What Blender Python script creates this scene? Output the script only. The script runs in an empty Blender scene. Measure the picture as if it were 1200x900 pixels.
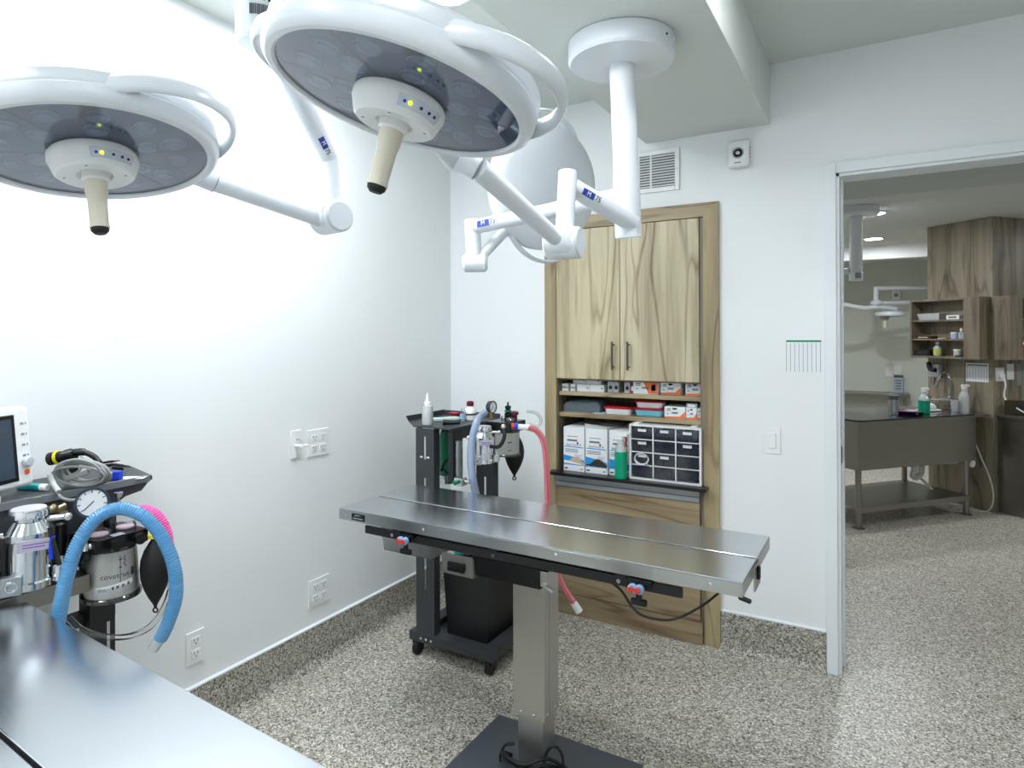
import bpy, bmesh, math, random
from mathutils import Vector, Matrix, Quaternion
random.seed(7)
PI = math.pi
sc = bpy.context.scene
COL = sc.collection

# ------------------------------------------------------------------ camera
F_PX, YAW, PITCH, ROLL = 745.84, 0.5229, 0.0032, -0.0035
CAM = Vector((2.1004, -2.9508, 1.4)); SHIFT = -58.38
fw = Vector((-math.sin(YAW)*math.cos(PITCH), math.cos(YAW)*math.cos(PITCH), math.sin(PITCH)))
r0 = Vector((math.cos(YAW), math.sin(YAW), 0)); u0 = r0.cross(fw)
rt = r0*math.cos(ROLL)+u0*math.sin(ROLL); up = -r0*math.sin(ROLL)+u0*math.cos(ROLL)
cd = bpy.data.cameras.new('camera'); co = bpy.data.objects.new('camera', cd); COL.objects.link(co)
m3 = Matrix((rt, up, -fw)).transposed()
co.matrix_world = Matrix.Translation(CAM) @ m3.to_4x4()
cd.sensor_fit = 'HORIZONTAL'; cd.sensor_width = 36; cd.lens = F_PX/1200*36
cd.shift_y = SHIFT/1200; cd.clip_start = .02; cd.clip_end = 60
sc.camera = co

# ------------------------------------------------------------------ world, exposure, lights
sc.view_settings.view_transform = 'Standard'; sc.view_settings.look = 'None'
sc.view_settings.gamma = 1; sc.view_settings.use_curve_mapping = False
sc.view_settings.exposure = 1.02
w = bpy.data.worlds.new('world'); sc.world = w; w.use_nodes = True
w.node_tree.nodes['Background'].inputs[0].default_value = (.8, .88, 1, 1)
w.node_tree.nodes['Background'].inputs[1].default_value = .05
PANEL_E, SPOT_E, DOWN_E = 9.0, 55.0, 150.0      # surgery-room ceiling panels, its round downlights, downlights of the room beyond; some added as fill
# (each lamp is built further down with these strengths)

def at(px, py, **k):
    """world point seen at a pixel of the 1200x900 photo, on a plane x/y/z = value or at depth d"""
    d = fw + rt*((px-600)/F_PX) - up*((py-450-SHIFT)/F_PX)
    a, v = list(k.items())[0]
    t = v if a == 'd' else (v-CAM['xyz'.index(a)])/d['xyz'.index(a)]
    return CAM + d*t

# ------------------------------------------------------------------ geometry helpers
class G:
    def __init__(s): s.v = []; s.f = []
    def add(s, vs, fs, M=None):
        o = len(s.v)
        s.v += [(M @ Vector(v)) if M is not None else Vector(v) for v in vs]
        s.f += [tuple(i+o for i in f) for f in fs]; return s
    def box(s, x0, x1, y0, y1, z0, z1, bev=0, seg=2, M=None):
        if x1 < x0: x0, x1 = x1, x0
        if y1 < y0: y0, y1 = y1, y0
        if z1 < z0: z0, z1 = z1, z0
        if bev <= 0:
            vs = [(x, y, z) for z in (z0, z1) for y in (y0, y1) for x in (x0, x1)]
            return s.add(vs, [(0,2,3,1),(4,5,7,6),(0,1,5,4),(2,6,7,3),(0,4,6,2),(1,3,7,5)], M)
        b = bmesh.new(); bmesh.ops.create_cube(b, size=1)
        for v in b.verts: v.co = ((x0+x1)/2+v.co.x*(x1-x0), (y0+y1)/2+v.co.y*(y1-y0), (z0+z1)/2+v.co.z*(z1-z0))
        bmesh.ops.bevel(b, geom=list(b.edges), offset=min(bev, .49*min(x1-x0, y1-y0, z1-z0)), segments=seg, affect='EDGES', profile=.5)
        return s.bm(b, M)
    def bm(s, b, M=None):
        b.verts.index_update()
        s.add([v.co.copy() for v in b.verts], [[v.index for v in f.verts] for f in b.faces], M); b.free(); return s
    def lathe(s, prof, o=(0,0,0), d=(0,0,1), n=24, M=None, cap=True):
        """prof: [(r, h)...] turned about axis d through o"""
        q = Vector((0,0,1)).rotation_difference(Vector(d)).to_matrix(); o = Vector(o)
        vs = []; fs = []; rings = []
        for r, h in prof:
            if r < 1e-6:
                rings.append([len(vs)]); vs.append(o+q@Vector((0,0,h)))
            else:
                rings.append(list(range(len(vs), len(vs)+n)))
                vs += [o+q@Vector((r*math.cos(2*PI*i/n), r*math.sin(2*PI*i/n), h)) for i in range(n)]
        for a, b in zip(rings, rings[1:]):
            if len(a) == 1 and len(b) == 1: continue
            for i in range(n):
                j = (i+1) % n
                if len(a) == 1: fs.append((a[0], b[j], b[i]))
                elif len(b) == 1: fs.append((a[i], a[j], b[0]))
                else: fs.append((a[i], a[j], b[j], b[i]))
        if cap:
            if len(rings[0]) > 1: fs.append(tuple(reversed(rings[0])))
            if len(rings[-1]) > 1: fs.append(tuple(rings[-1]))
        return s.add(vs, fs, M)
    def cyl(s, p0, p1, r0, r1=None, n=20, bev=0, M=None):
        p0 = Vector(p0); p1 = Vector(p1); L = (p1-p0).length; r1 = r0 if r1 is None else r1
        pr = [(r0, 0), (r1, L)] if bev <= 0 else [(r0-bev, 0), (r0, bev), (r1, L-bev), (r1-bev, L)]
        return s.lathe(pr, p0, p1-p0, n, M)
    def tube(s, pts, r, n=8, closed=False, M=None, flat=1.0, upv=None, cap=True):
        pts = [Vector(p) for p in pts]; N = len(pts); rr = r if hasattr(r, '__len__') else [r]*N
        tang = []
        for i in range(N):
            a = pts[(i-1) % N] if (closed or i > 0) else pts[i]; b = pts[(i+1) % N] if (closed or i < N-1) else pts[i]
            tang.append((b-a).normalized())
        u = Vector(upv) if upv else Vector((0,0,1))
        if abs(u.dot(tang[0])) > .95: u = Vector((1,0,0))
        vs = []
        for i in range(N):
            t = tang[i]
            if upv: u = Vector(upv)
            u = (u - t*u.dot(t)); u = u.normalized() if u.length > 1e-6 else t.orthogonal().normalized()
            b = t.cross(u)
            for k in range(n):
                a = 2*PI*k/n; vs.append(pts[i]+(b*math.cos(a)*flat+u*math.sin(a))*rr[i])
        fs = []
        for i in range(N if closed else N-1):
            j = (i+1) % N
            for k in range(n):
                l = (k+1) % n; fs.append((i*n+k, j*n+k, j*n+l, i*n+l))
        if not closed and cap: fs += [tuple(range(n)), tuple(range((N-1)*n, N*n))[::-1]]
        return s.add(vs, fs, M)
    def prism(s, poly, h0, h1, M=None):
        """poly in local xy, extruded along local z"""
        n = len(poly)
        vs = [(x, y, h0) for x, y in poly]+[(x, y, h1) for x, y in poly]
        fs = [tuple(range(n))[::-1], tuple(range(n, 2*n))]+[(i, (i+1) % n, n+(i+1) % n, n+i) for i in range(n)]
        return s.add(vs, fs, M)
    def torus(s, c, d, R, r, n=28, m=8, M=None):
        q = Vector((0,0,1)).rotation_difference(Vector(d)).to_matrix(); c = Vector(c)
        return s.tube([c+q@Vector((R*math.cos(2*PI*i/n), R*math.sin(2*PI*i/n), 0)) for i in range(n)], r, m, True, M, upv=tuple(q@Vector((0,0,1))))
    def ball(s, c, r, sx=1, sy=1, sz=1, n=16, M=None):
        k = n//2; pr = [(r*math.sin(PI*i/k), -r*math.cos(PI*i/k)) for i in range(k+1)]
        t = G().lathe([(max(a, 0), h) for a, h in pr], n=n, cap=False)
        return s.add([(v.x*sx+c[0], v.y*sy+c[1], v.z*sz+c[2]) for v in t.v], t.f, M)

def spline(pts, n=8, closed=False):
    """Catmull-Rom through pts"""
    P = [Vector(p) for p in pts]; out = []; N = len(P)
    for i in range(N if closed else N-1):
        if closed: a, b, c, d = P[(i-1) % N], P[i], P[(i+1) % N], P[(i+2) % N]
        else: a, b, c, d = P[max(i-1, 0)], P[i], P[i+1], P[min(i+2, N-1)]
        for k in range(n):
            t = k/n
            out.append(.5*((2*b)+(c-a)*t+(2*a-5*b+4*c-d)*t*t+(3*b-a-3*c+d)*t**3))
    if not closed: out.append(P[-1])
    return out
def frame(o, x, y=None, z=None):
    """matrix with origin o and local x axis / z axis given (others completed)"""
    x = Vector(x).normalized()
    if z is not None: z = Vector(z); z = (z-x*z.dot(x)).normalized(); y = z.cross(x)
    else: y = Vector(y); y = (y-x*y.dot(x)).normalized(); z = x.cross(y)
    M = Matrix((x, y, z)).transposed().to_4x4(); M.translation = Vector(o); return M

# ------------------------------------------------------------------ object helpers
ROOT = {}
def mesh_of(name, g, mat, Mi=None, smooth=35):
    me = bpy.data.meshes.new(name)
    vs = [Mi@v for v in g.v] if Mi is not None else g.v
    me.from_pydata([tuple(v) for v in vs], [], g.f); me.validate()
    b = bmesh.new(); b.from_mesh(me); bmesh.ops.recalc_face_normals(b, faces=b.faces); b.to_mesh(me); b.free()
    me.materials.append(mat)
    if smooth:
        me.shade_smooth(); me.set_sharp_from_angle(angle=math.radians(smooth))
    return me
def wn(o, smooth):
    if smooth and len(o.data.polygons) > 6:
        m = o.modifiers.new('weighted_normals', 'WEIGHTED_NORMAL'); m.keep_sharp = True; m.weight = 80
def tag(o, label=None, cat=None, group=None, kind=None):
    if label: o['label'] = label
    if cat: o['category'] = cat
    if group: o['group'] = group
    if kind: o['kind'] = kind
    return o
def thing(name, label, cat, loc=(0,0,0), rotz=0, group=None):
    o = bpy.data.objects.new(name, None); COL.objects.link(o)
    o.location = loc; o.rotation_euler = (0, 0, rotz); o.empty_display_size = .05
    ROOT[o] = (Matrix.Translation(Vector(loc)) @ Matrix.Rotation(rotz, 4, 'Z')).inverted()
    return tag(o, label, cat, group)
def part(name, g, mat, parent, label=None, kind=None, local=False, smooth=35):
    """geometry written in world coordinates unless local"""
    Mi = ROOT[parent]
    o = bpy.data.objects.new(name, mesh_of(name, g, mat, None if local else Mi, smooth)); COL.objects.link(o)
    o.parent = parent; ROOT[o] = Mi; wn(o, smooth)
    return tag(o, label, None, None, kind)
def single(name, g, mat, label=None, cat=None, group=None, kind=None, smooth=35):
    xs = [v.x for v in g.v]; ys = [v.y for v in g.v]; zs = [v.z for v in g.v]
    c = Vector(((min(xs)+max(xs))/2, (min(ys)+max(ys))/2, min(zs)))
    Mi = Matrix.Translation(-c)
    o = bpy.data.objects.new(name, mesh_of(name, g, mat, Mi, smooth)); COL.objects.link(o); o.location = c
    ROOT[o] = Mi; wn(o, smooth)
    return tag(o, label, cat, group, kind)
def struct(name, g, mat, parent=None, smooth=35):
    if parent: return part(name, g, mat, parent, smooth=smooth)
    return single(name, g, mat, kind='structure', smooth=smooth)
def dup(root, M, label=None, group=None):
    def cp(o, par):
        c = o.copy(); COL.objects.link(c); c.parent = par
        for ch in o.children: cp(ch, c)
        return c
    r = cp(root, None); r.matrix_world = M
    if label: r['label'] = label
    if group: r['group'] = group
    return r
FONT = {}
def text_g(s, size, M, depth=.0004, align='CENTER'):
    cu = bpy.data.curves.new('t', 'FONT'); cu.body = s; cu.size = size; cu.extrude = depth/2
    cu.align_x = align; cu.align_y = 'CENTER'; cu.resolution_u = 2
    ob = bpy.data.objects.new('t', cu); COL.objects.link(ob)
    dg = bpy.context.evaluated_depsgraph_get(); me = bpy.data.meshes.new_from_object(ob.evaluated_get(dg))
    g = G().add([v.co.copy() for v in me.vertices], [tuple(p.vertices) for p in me.polygons], M)
    bpy.data.objects.remove(ob); bpy.data.curves.remove(cu); bpy.data.meshes.remove(me)
    return g

# ------------------------------------------------------------------ materials
def lin(c):
    f = lambda x: (x/12.92 if x <= .04045 else ((x+.055)/1.055)**2.4)
    return (f(c[0]/255), f(c[1]/255), f(c[2]/255), 1)
def newmat(name):
    m = bpy.data.materials.new(name); m.use_nodes = True; nt = m.node_tree; b = nt.nodes['Principled BSDF']
    return m, nt, b
def N(nt, t, **k):
    n = nt.nodes.new(t)
    for a, v in k.items():
        if hasattr(n, a): setattr(n, a, v)
        else: n.inputs[a.replace('_', ' ')].default_value = v
    return n
def plain(name, col, rough=.5, metal=0, var=.04, scale=30, bump=0, spec=.5, coat=0, trans=0, emit=None, es=0, ior=1.45, sub=0):
    """principled with a faint procedural tone and roughness variation"""
    m, nt, b = newmat(name); L = nt.links
    b.inputs['Roughness'].default_value = rough; b.inputs['Metallic'].default_value = metal
    b.inputs['Specular IOR Level'].default_value = spec; b.inputs['Coat Weight'].default_value = coat
    b.inputs['Transmission Weight'].default_value = trans; b.inputs['IOR'].default_value = ior
    if sub: b.inputs['Subsurface Weight'].default_value = sub
    tc = N(nt, 'ShaderNodeTexCoord'); no = N(nt, 'ShaderNodeTexNoise'); no.inputs['Scale'].default_value = scale; no.inputs['Detail'].default_value = 3
    L.new(tc.outputs['Object'], no.inputs['Vector'])
    mx = N(nt, 'ShaderNodeMix', data_type='RGBA'); c = lin(col)
    mx.inputs[6].default_value = tuple(max(0, x*(1-var)) for x in c[:3])+(1,); mx.inputs[7].default_value = tuple(min(1, x*(1+var)) for x in c[:3])+(1,)
    L.new(no.outputs['Fac'], mx.inputs[0]); L.new(mx.outputs[2], b.inputs['Base Color'])
    if bump:
        bp = N(nt, 'ShaderNodeBump'); bp.inputs['Strength'].default_value = bump; bp.inputs['Distance'].default_value = .002
        L.new(no.outputs['Fac'], bp.inputs['Height']); L.new(bp.outputs[0], b.inputs['Normal'])
    if emit:
        b.inputs['Emission Color'].default_value = lin(emit); b.inputs['Emission Strength'].default_value = es
    return m
def wood(name, axis, light, mid, dark, rough=.45, f=1.0, seed=0.0):
    m, nt, b = newmat(name); L = nt.links; b.inputs['Roughness'].default_value = rough
    tc = N(nt, 'ShaderNodeTexCoord'); mp = N(nt, 'ShaderNodeMapping'); L.new(tc.outputs['Object'], mp.inputs['Vector'])
    s = {'z': (7*f, 7*f, .85*f), 'x': (.85*f, 7*f, 7*f)}[axis]; mp.inputs['Scale'].default_value = s; mp.inputs['Location'].default_value = (seed, seed*1.7, seed*.6)
    n1 = N(nt, 'ShaderNodeTexNoise'); n1.inputs['Scale'].default_value = .9; n1.inputs['Detail'].default_value = 2; n1.inputs['Distortion'].default_value = .35; L.new(mp.outputs[0], n1.inputs['Vector'])
    mu = N(nt, 'ShaderNodeMath', operation='MULTIPLY'); mu.inputs[1].default_value = 13; L.new(n1.outputs['Fac'], mu.inputs[0])
    fr = N(nt, 'ShaderNodeMath', operation='PINGPONG'); fr.inputs[1].default_value = 1; L.new(mu.outputs[0], fr.inputs[0])
    rp = N(nt, 'ShaderNodeValToRGB'); e = rp.color_ramp.elements; e[0].position = 0; e[0].color = lin(dark); e[1].position = 1; e[1].color = lin(light)
    x = e.new(.14); x.color = lin(mid); x = e.new(.34); x.color = lin(light); L.new(fr.outputs[0], rp.inputs[0])
    mp2 = N(nt, 'ShaderNodeMapping'); L.new(tc.outputs['Object'], mp2.inputs['Vector']); mp2.inputs['Location'].default_value = (seed*2.1, seed, seed)
    mp2.inputs['Scale'].default_value = {'z': (9, 9, .5), 'x': (.5, 9, 9)}[axis]
    n2 = N(nt, 'ShaderNodeTexNoise'); n2.inputs['Scale'].default_value = 1.2; n2.inputs['Detail'].default_value = 6; n2.inputs['Roughness'].default_value = .65; L.new(mp2.outputs[0], n2.inputs['Vector'])
    r2 = N(nt, 'ShaderNodeValToRGB'); e = r2.color_ramp.elements; e[0].position = .36; e[0].color = lin(dark); e[1].position = .56; e[1].color = lin(light)
    x = e.new(.46); x.color = lin(mid); L.new(n2.outputs['Fac'], r2.inputs[0])
    mx = N(nt, 'ShaderNodeMix', data_type='RGBA'); mx.inputs[0].default_value = .5; L.new(rp.outputs[0], mx.inputs[6]); L.new(r2.outputs[0], mx.inputs[7])
    L.new(mx.outputs[2], b.inputs['Base Color'])
    bp = N(nt, 'ShaderNodeBump'); bp.inputs['Strength'].default_value = .08; bp.inputs['Distance'].default_value = .001; L.new(n2.outputs['Fac'], bp.inputs['Height']); L.new(bp.outputs[0], b.inputs['Normal'])
    return m
def flake(name, k=1.0):
    """epoxy flake flooring: small random chips of white, grey, tan and dark"""
    m, nt, b = newmat(name); L = nt.links; b.inputs['Roughness'].default_value = .38; b.inputs['Specular IOR Level'].default_value = .4
    tc = N(nt, 'ShaderNodeTexCoord'); v = N(nt, 'ShaderNodeTexVoronoi'); v.inputs['Scale'].default_value = 185; v.inputs['Randomness'].default_value = 1
    L.new(tc.outputs['Object'], v.inputs['Vector'])
    sx = N(nt, 'ShaderNodeSeparateColor'); L.new(v.outputs['Color'], sx.inputs[0])
    rp = N(nt, 'ShaderNodeValToRGB'); rp.color_ramp.interpolation = 'CONSTANT'; e = rp.color_ramp.elements
    cols = [(0, (96, 91, 80)), (.12, (136, 129, 114)), (.28, (164, 158, 144)), (.5, (188, 184, 172)), (.72, (208, 205, 195)), (.9, (234, 232, 225))]
    e[0].color = lin([c*k for c in cols[0][1]]); e[1].position = cols[1][0]; e[1].color = lin([c*k for c in cols[1][1]])
    for p, c in cols[2:]:
        x = e.new(p); x.color = lin([y*k for y in c])
    L.new(sx.outputs[0], rp.inputs[0]); L.new(rp.outputs[0], b.inputs['Base Color'])
    bp = N(nt, 'ShaderNodeBump'); bp.inputs['Strength'].default_value = .1; bp.inputs['Distance'].default_value = .001; L.new(sx.outputs[1], bp.inputs['Height']); L.new(bp.outputs[0], b.inputs['Normal'])
    return m
def brushed(name, col, rough, axis=(2, 120, 120), amp=.1):
    m, nt, b = newmat(name); L = nt.links; b.inputs['Metallic'].default_value = 1; b.inputs['Base Color'].default_value = lin(col)
    tc = N(nt, 'ShaderNodeTexCoord'); mp = N(nt, 'ShaderNodeMapping'); mp.inputs['Scale'].default_value = axis; L.new(tc.outputs['Object'], mp.inputs[0])
    n = N(nt, 'ShaderNodeTexNoise'); n.inputs['Scale'].default_value = 3; n.inputs['Detail'].default_value = 4; L.new(mp.outputs[0], n.inputs['Vector'])
    mr = N(nt, 'ShaderNodeMapRange'); mr.inputs['To Min'].default_value = rough-amp/2; mr.inputs['To Max'].default_value = rough+amp/2; L.new(n.outputs['Fac'], mr.inputs[0]); L.new(mr.outputs[0], b.inputs['Roughness'])
    bp = N(nt, 'ShaderNodeBump'); bp.inputs['Strength'].default_value = .03; bp.inputs['Distance'].default_value = .001; L.new(n.outputs['Fac'], bp.inputs['Height']); L.new(bp.outputs[0], b.inputs['Normal'])
    return m
def clear(name, tint, refl=.12, haze=0.0, hazecol=(230, 235, 238), rough=.04):
    """thin clear or tinted plastic / glass: transparent + fresnel gloss, optional milky share"""
    m, nt, b = newmat(name); L = nt.links; out = nt.nodes['Material Output']
    tr = N(nt, 'ShaderNodeBsdfTransparent'); tr.inputs[0].default_value = lin(tint)
    gl = N(nt, 'ShaderNodeBsdfGlossy'); gl.inputs['Roughness'].default_value = rough
    lw = N(nt, 'ShaderNodeLayerWeight'); lw.inputs[0].default_value = .25
    mr = N(nt, 'ShaderNodeMapRange'); mr.inputs['To Min'].default_value = refl; mr.inputs['To Max'].default_value = 1; L.new(lw.outputs['Fresnel'], mr.inputs[0])
    base = tr
    if haze > 0:
        b.inputs['Base Color'].default_value = lin(hazecol); b.inputs['Roughness'].default_value = .35
        mh = N(nt, 'ShaderNodeMixShader'); mh.inputs[0].default_value = haze; L.new(tr.outputs[0], mh.inputs[1]); L.new(b.outputs[0], mh.inputs[2]); base = mh
    mx = N(nt, 'ShaderNodeMixShader'); L.new(mr.outputs[0], mx.inputs[0]); L.new(base.outputs[0], mx.inputs[1]); L.new(gl.outputs[0], mx.inputs[2]); L.new(mx.outputs[0], out.inputs[0])
    return m
def emis(name, col, s):
    m, nt, b = newmat(name); b.inputs['Base Color'].default_value = lin(col); b.inputs['Emission Color'].default_value = lin(col); b.inputs['Emission Strength'].default_value = s
    return m

WALL = plain('white_wall_paint', (236, 239, 240), .55, var=.012, scale=6, bump=.02)
CEIL = plain('white_ceiling_paint', (214, 219, 214), .7, var=.012, scale=6)
WALL2 = plain('pale_green_wall_paint', (214, 218, 208), .6, var=.012, scale=6)
TRIMW = plain('white_trim_paint', (232, 237, 240), .4, var=.01)
FLOOR = flake('epoxy_flake_floor', 1.0); BASEB = flake('epoxy_flake_cove_shaded', .9)  # cove is the same flake, darker: shade on the upright face put into colour
WOODV = wood('cabinet_wood_vertical', 'z', (200, 189, 156), (160, 143, 110), (96, 77, 55))
WOODV2 = wood('cabinet_wood_vertical_second', 'z', (206, 196, 164), (166, 149, 116), (98, 79, 57), seed=3.3)
WOODF = wood('cabinet_frame_wood', 'z', (176, 160, 124), (148, 130, 98), (106, 86, 62), seed=5.1)
WOODFX = wood('cabinet_frame_wood_across', 'x', (176, 160, 126), (150, 132, 100), (106, 86, 62), seed=8.2)
WOODH = wood('drawer_wood_across', 'x', (172, 154, 122), (142, 122, 92), (104, 84, 62), seed=1.7)
WOODD = wood('walnut_cladding', 'z', (150, 139, 120), (122, 111, 94), (84, 74, 62), f=.8, seed=2.2)
WOODDS = wood('walnut_shelf', 'z', (136, 124, 106), (114, 102, 86), (86, 76, 63), f=.9, seed=6.2)
BLACKP = plain('black_powder_coat', (34, 35, 37), .42, var=.08, bump=.05, scale=300)
DARKP = plain('dark_grey_powder_coat', (56, 59, 63), .45, var=.06, bump=.05, scale=300)
BLACKG = plain('black_gloss_plastic', (16, 17, 19), .25)
BLACKR = plain('black_rubber', (20, 20, 21), .55)
STEEL = brushed('brushed_stainless', (200, 204, 208), .2, (2, 160, 160), .08)
STEELV = brushed('brushed_stainless_upright', (186, 184, 178), .3, (120, 120, 2), .12)
STEELD = brushed('dull_stainless', (150, 146, 140), .34, (4, 60, 60), .12)
CHROME = plain('chrome', (222, 225, 228), .1, 1, var=.02)
ALU = plain('aluminium', (176, 180, 184), .38, .9, var=.03)
WHITEP = plain('white_enamel', (222, 227, 232), .28, var=.01, coat=.2)
WHITEPL = plain('white_plastic', (236, 238, 238), .4, var=.01)
IVORY = plain('ivory_grip_plastic', (216, 210, 190), .4, var=.02)
GREYP = plain('grey_plastic', (140, 146, 152), .4)
BASEPL = plain('slate_grey_plate', (92, 99, 106), .4, .4, var=.05)
RED = plain('red_plastic', (178, 24, 36), .35); REDK = plain('red_knob', (196, 62, 52), .35); BLUEK = plain('pale_blue_knob', (126, 160, 196), .35)
BLUE = plain('blue_plastic', (22, 62, 206), .4); ORANGE = plain('orange_print', (240, 128, 72), .5); TEAL = plain('teal_plastic', (0, 152, 158), .4)
GREENC = plain('green_cylinder_paint', (0, 118, 86), .35)
GREENL = plain('green_liquid', (0, 158, 118), .25); PAPER = plain('white_paper', (236, 239, 241), .7, var=.01)
GREYPR = plain('grey_print', (108, 114, 122), .7); DKPR = plain('dark_print', (44, 48, 56), .7); BLUEPR = plain('blue_print', (30, 150, 222), .55)
NAVYPR = plain('navy_print', (44, 62, 150), .5); GREENPR = plain('green_print', (34, 150, 96), .6); MAGPR = plain('crimson_print', (170, 20, 60), .5)
TANPR = plain('tan_print', (196, 180, 150), .6); BROWNPR = plain('dark_brown_print', (58, 46, 30), .6); PURPR = plain('purple_print', (140, 92, 176), .6)
YELLOW = plain('yellow_band', (236, 222, 30), .5); LIME = plain('lime_label', (196, 210, 60), .5)
CLEARP = clear('clear_plastic', (250, 251, 252), .04, .06)
MILKY = clear('milky_plastic', (242, 246, 248), .04, .5, (240, 244, 246), .15)
MILKYB = clear('milky_blue_plastic', (205, 220, 240), .06, .6, (176, 196, 226), .2)
SMOKE = clear('smoky_drawer_plastic', (150, 158, 176), .08, .14, (110, 118, 140), .1)
LAMPGL = clear('tinted_lamp_glass', (184, 198, 220), .13, .16, (140, 156, 182), .015)
BLUEHOSE = clear('blue_hose_plastic', (150, 210, 244), .06, .6, (112, 192, 240), .2)
PINKHOSE = clear('pink_hose_plastic', (244, 150, 165), .05, .8, (226, 128, 140), .25)
MAGHOSE = plain('magenta_hose', (222, 92, 168), .45)
GRAN = plain('white_granules', (238, 235, 226), .8, var=.16, scale=420, bump=.4)
CABLE = plain('grey_cable', (150, 153, 150), .45)
SCREEN = plain('dark_screen', (58, 72, 88), .08, coat=.4, var=.05, scale=2)
LEDY = emis('green_led', (214, 240, 30), 2.0)

# ================================================================== SETTING
UP, LOW = 2.574, 2.3154         # main ceiling, dropped beam underside
NEXT = 2.333                    # ceiling of the room beyond
g = G().box(0, 3.6, -4.6, .0, -.06, 0).box(-1.0, 6.4, 0, 6.6, -.06, 0)
struct('floor', g, FLOOR, smooth=0)
struct('wall_left', G().box(-.12, 0, -4.6, .12, 0, 2.7), WALL, smooth=0)
HX0, HX1, HZ1 = .655, 1.42, 1.955       # hole for the built-in cabinet
DX0, DX1, DZ1 = 1.9497, 3.10, 2.067     # doorway
g = G().box(0, HX0, 0, .12, 0, 2.7).box(HX0, HX1, 0, .12, HZ1, 2.7).box(HX1, DX0, 0, .12, 0, 2.7)
g.box(DX0, DX1, 0, .12, DZ1, 2.7).box(DX1, 3.6, 0, .12, 0, 2.7)
struct('wall_back', g, WALL, smooth=0)
struct('wall_right', G().box(3.6, 3.72, -4.6, .12, 0, 2.7), WALL, smooth=0)
struct('wall_front', G().box(-.12, 3.72, -4.72, -4.6, 0, 2.7), WALL, smooth=0)
struct('ceiling', G().box(0, 3.6, -4.6, 0, UP, UP+.06), CEIL, smooth=0)
struct('trim_1', G().box(1.141, 1.6956, -4.6, 0, LOW, UP, .004), CEIL)
# coved flake baseboards with a white bead on top
def baseboard(name, p0, p1, nrm):
    p0 = Vector(p0); p1 = Vector(p1); nrm = Vector(nrm)
    prof = [(0, 0), (.034, 0), (.030, .002), (.019, .009), (.012, .020), (.010, .034), (.010, .165), (0, .165)]
    M = frame(p0, nrm, z=(0, 0, 1)); L = (p1-p0)
    g = G(); n = len(prof)
    vs = [p0+nrm*a+Vector((0,0,b)) for a, b in prof]+[p1+nrm*a+Vector((0,0,b)) for a, b in prof]
    g.add(vs, [tuple(range(n)), tuple(range(n, 2*n))[::-1]]+[(i, (i+1) % n, n+(i+1) % n, n+i) for i in range(n)])
    o = struct(name, g, BASEB)
    b = G(); bp = [(0, .165), (.012, .165), (.012, .170), (.006, .1735), (0, .1735)]; n = 5
    vs = [p0+nrm*a+Vector((0,0,z)) for a, z in bp]+[p1+nrm*a+Vector((0,0,z)) for a, z in bp]
    b.add(vs, [tuple(range(n)), tuple(range(n, 2*n))[::-1]]+[(i, (i+1) % n, n+(i+1) % n, n+i) for i in range(n)])
    part('top_bead', b, TRIMW, o)
baseboard('baseboard_left', (0, -4.6, 0), (0, 0, 0), (1, 0, 0))
baseboard('baseboard_back', (.01, 0, 0), (.606, 0, 0), (0, -1, 0))
baseboard('baseboard_back', (1.4795, 0, 0), (1.905, 0, 0), (0, -1, 0))
baseboard('baseboard_right', (3.6, -4.6, 0), (3.6, 0, 0), (-1, 0, 0))
# door frame without a leaf
dj = single('door_1', G().box(DX0-.002, DX0+.012, -.004, .13, 0, DZ1), TRIMW, kind='structure')
part('jamb', G().box(DX1-.012, DX1, -.004, .13, 0, DZ1), TRIMW, dj)
part('head_jamb', G().box(DX0, DX1, -.004, .13, DZ1-.012, DZ1), TRIMW, dj)
part('casing', G().box(1.9065, DX0, -.016, 0, 0, DZ1+.044, .003), TRIMW, dj)
part('casing', G().box(DX1, DX1+.044, -.016, 0, 0, DZ1+.044, .003), TRIMW, dj)
part('head_casing', G().box(DX0, DX1, -.016, 0, DZ1, DZ1+.044, .003), TRIMW, dj)
part('strike_plate', G().box(DX0+.012, DX0+.014, .05, .085, .86, .93), DKPR, dj)
part('rubber_stop', G().box(DX0+.012, DX0+.022, .088, .12, 0, DZ1-.012), TRIMW, dj)

# the room beyond the door
struct('wall_rear', G().box(-1.0, 6.4, 6.6, 6.72, 0, 2.7), WALL2, smooth=0)
struct('wall_rear', G().box(-1.12, -1.0, .12, 6.6, 0, 2.7), WALL2, smooth=0)
struct('wall_rear', G().box(6.4, 6.52, .12, 6.6, 0, 2.7), WALL2, smooth=0)
struct('wall_rear', G().box(3.72, 6.4, .0, .12, 0, 2.7).box(-1, -.12, 0, .12, 0, 2.7), WALL2, smooth=0)
struct('ceiling_rear', G().box(-1.0, 6.4, .12, 2.0, UP, UP+.06), CEIL, smooth=0)
struct('ceiling_rear', G().box(-1.0, 6.4, 2.0, 4.7, NEXT, UP+.06), CEIL, smooth=0)
struct('ceiling_rear', G().box(-1.0, 6.4, 4.85, 6.6, NEXT, UP+.06), CEIL, smooth=0)
struct('trim_2', G().box(-1.0, 6.4, 4.7, 4.85, 2.192, UP), WALL, smooth=0)

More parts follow.
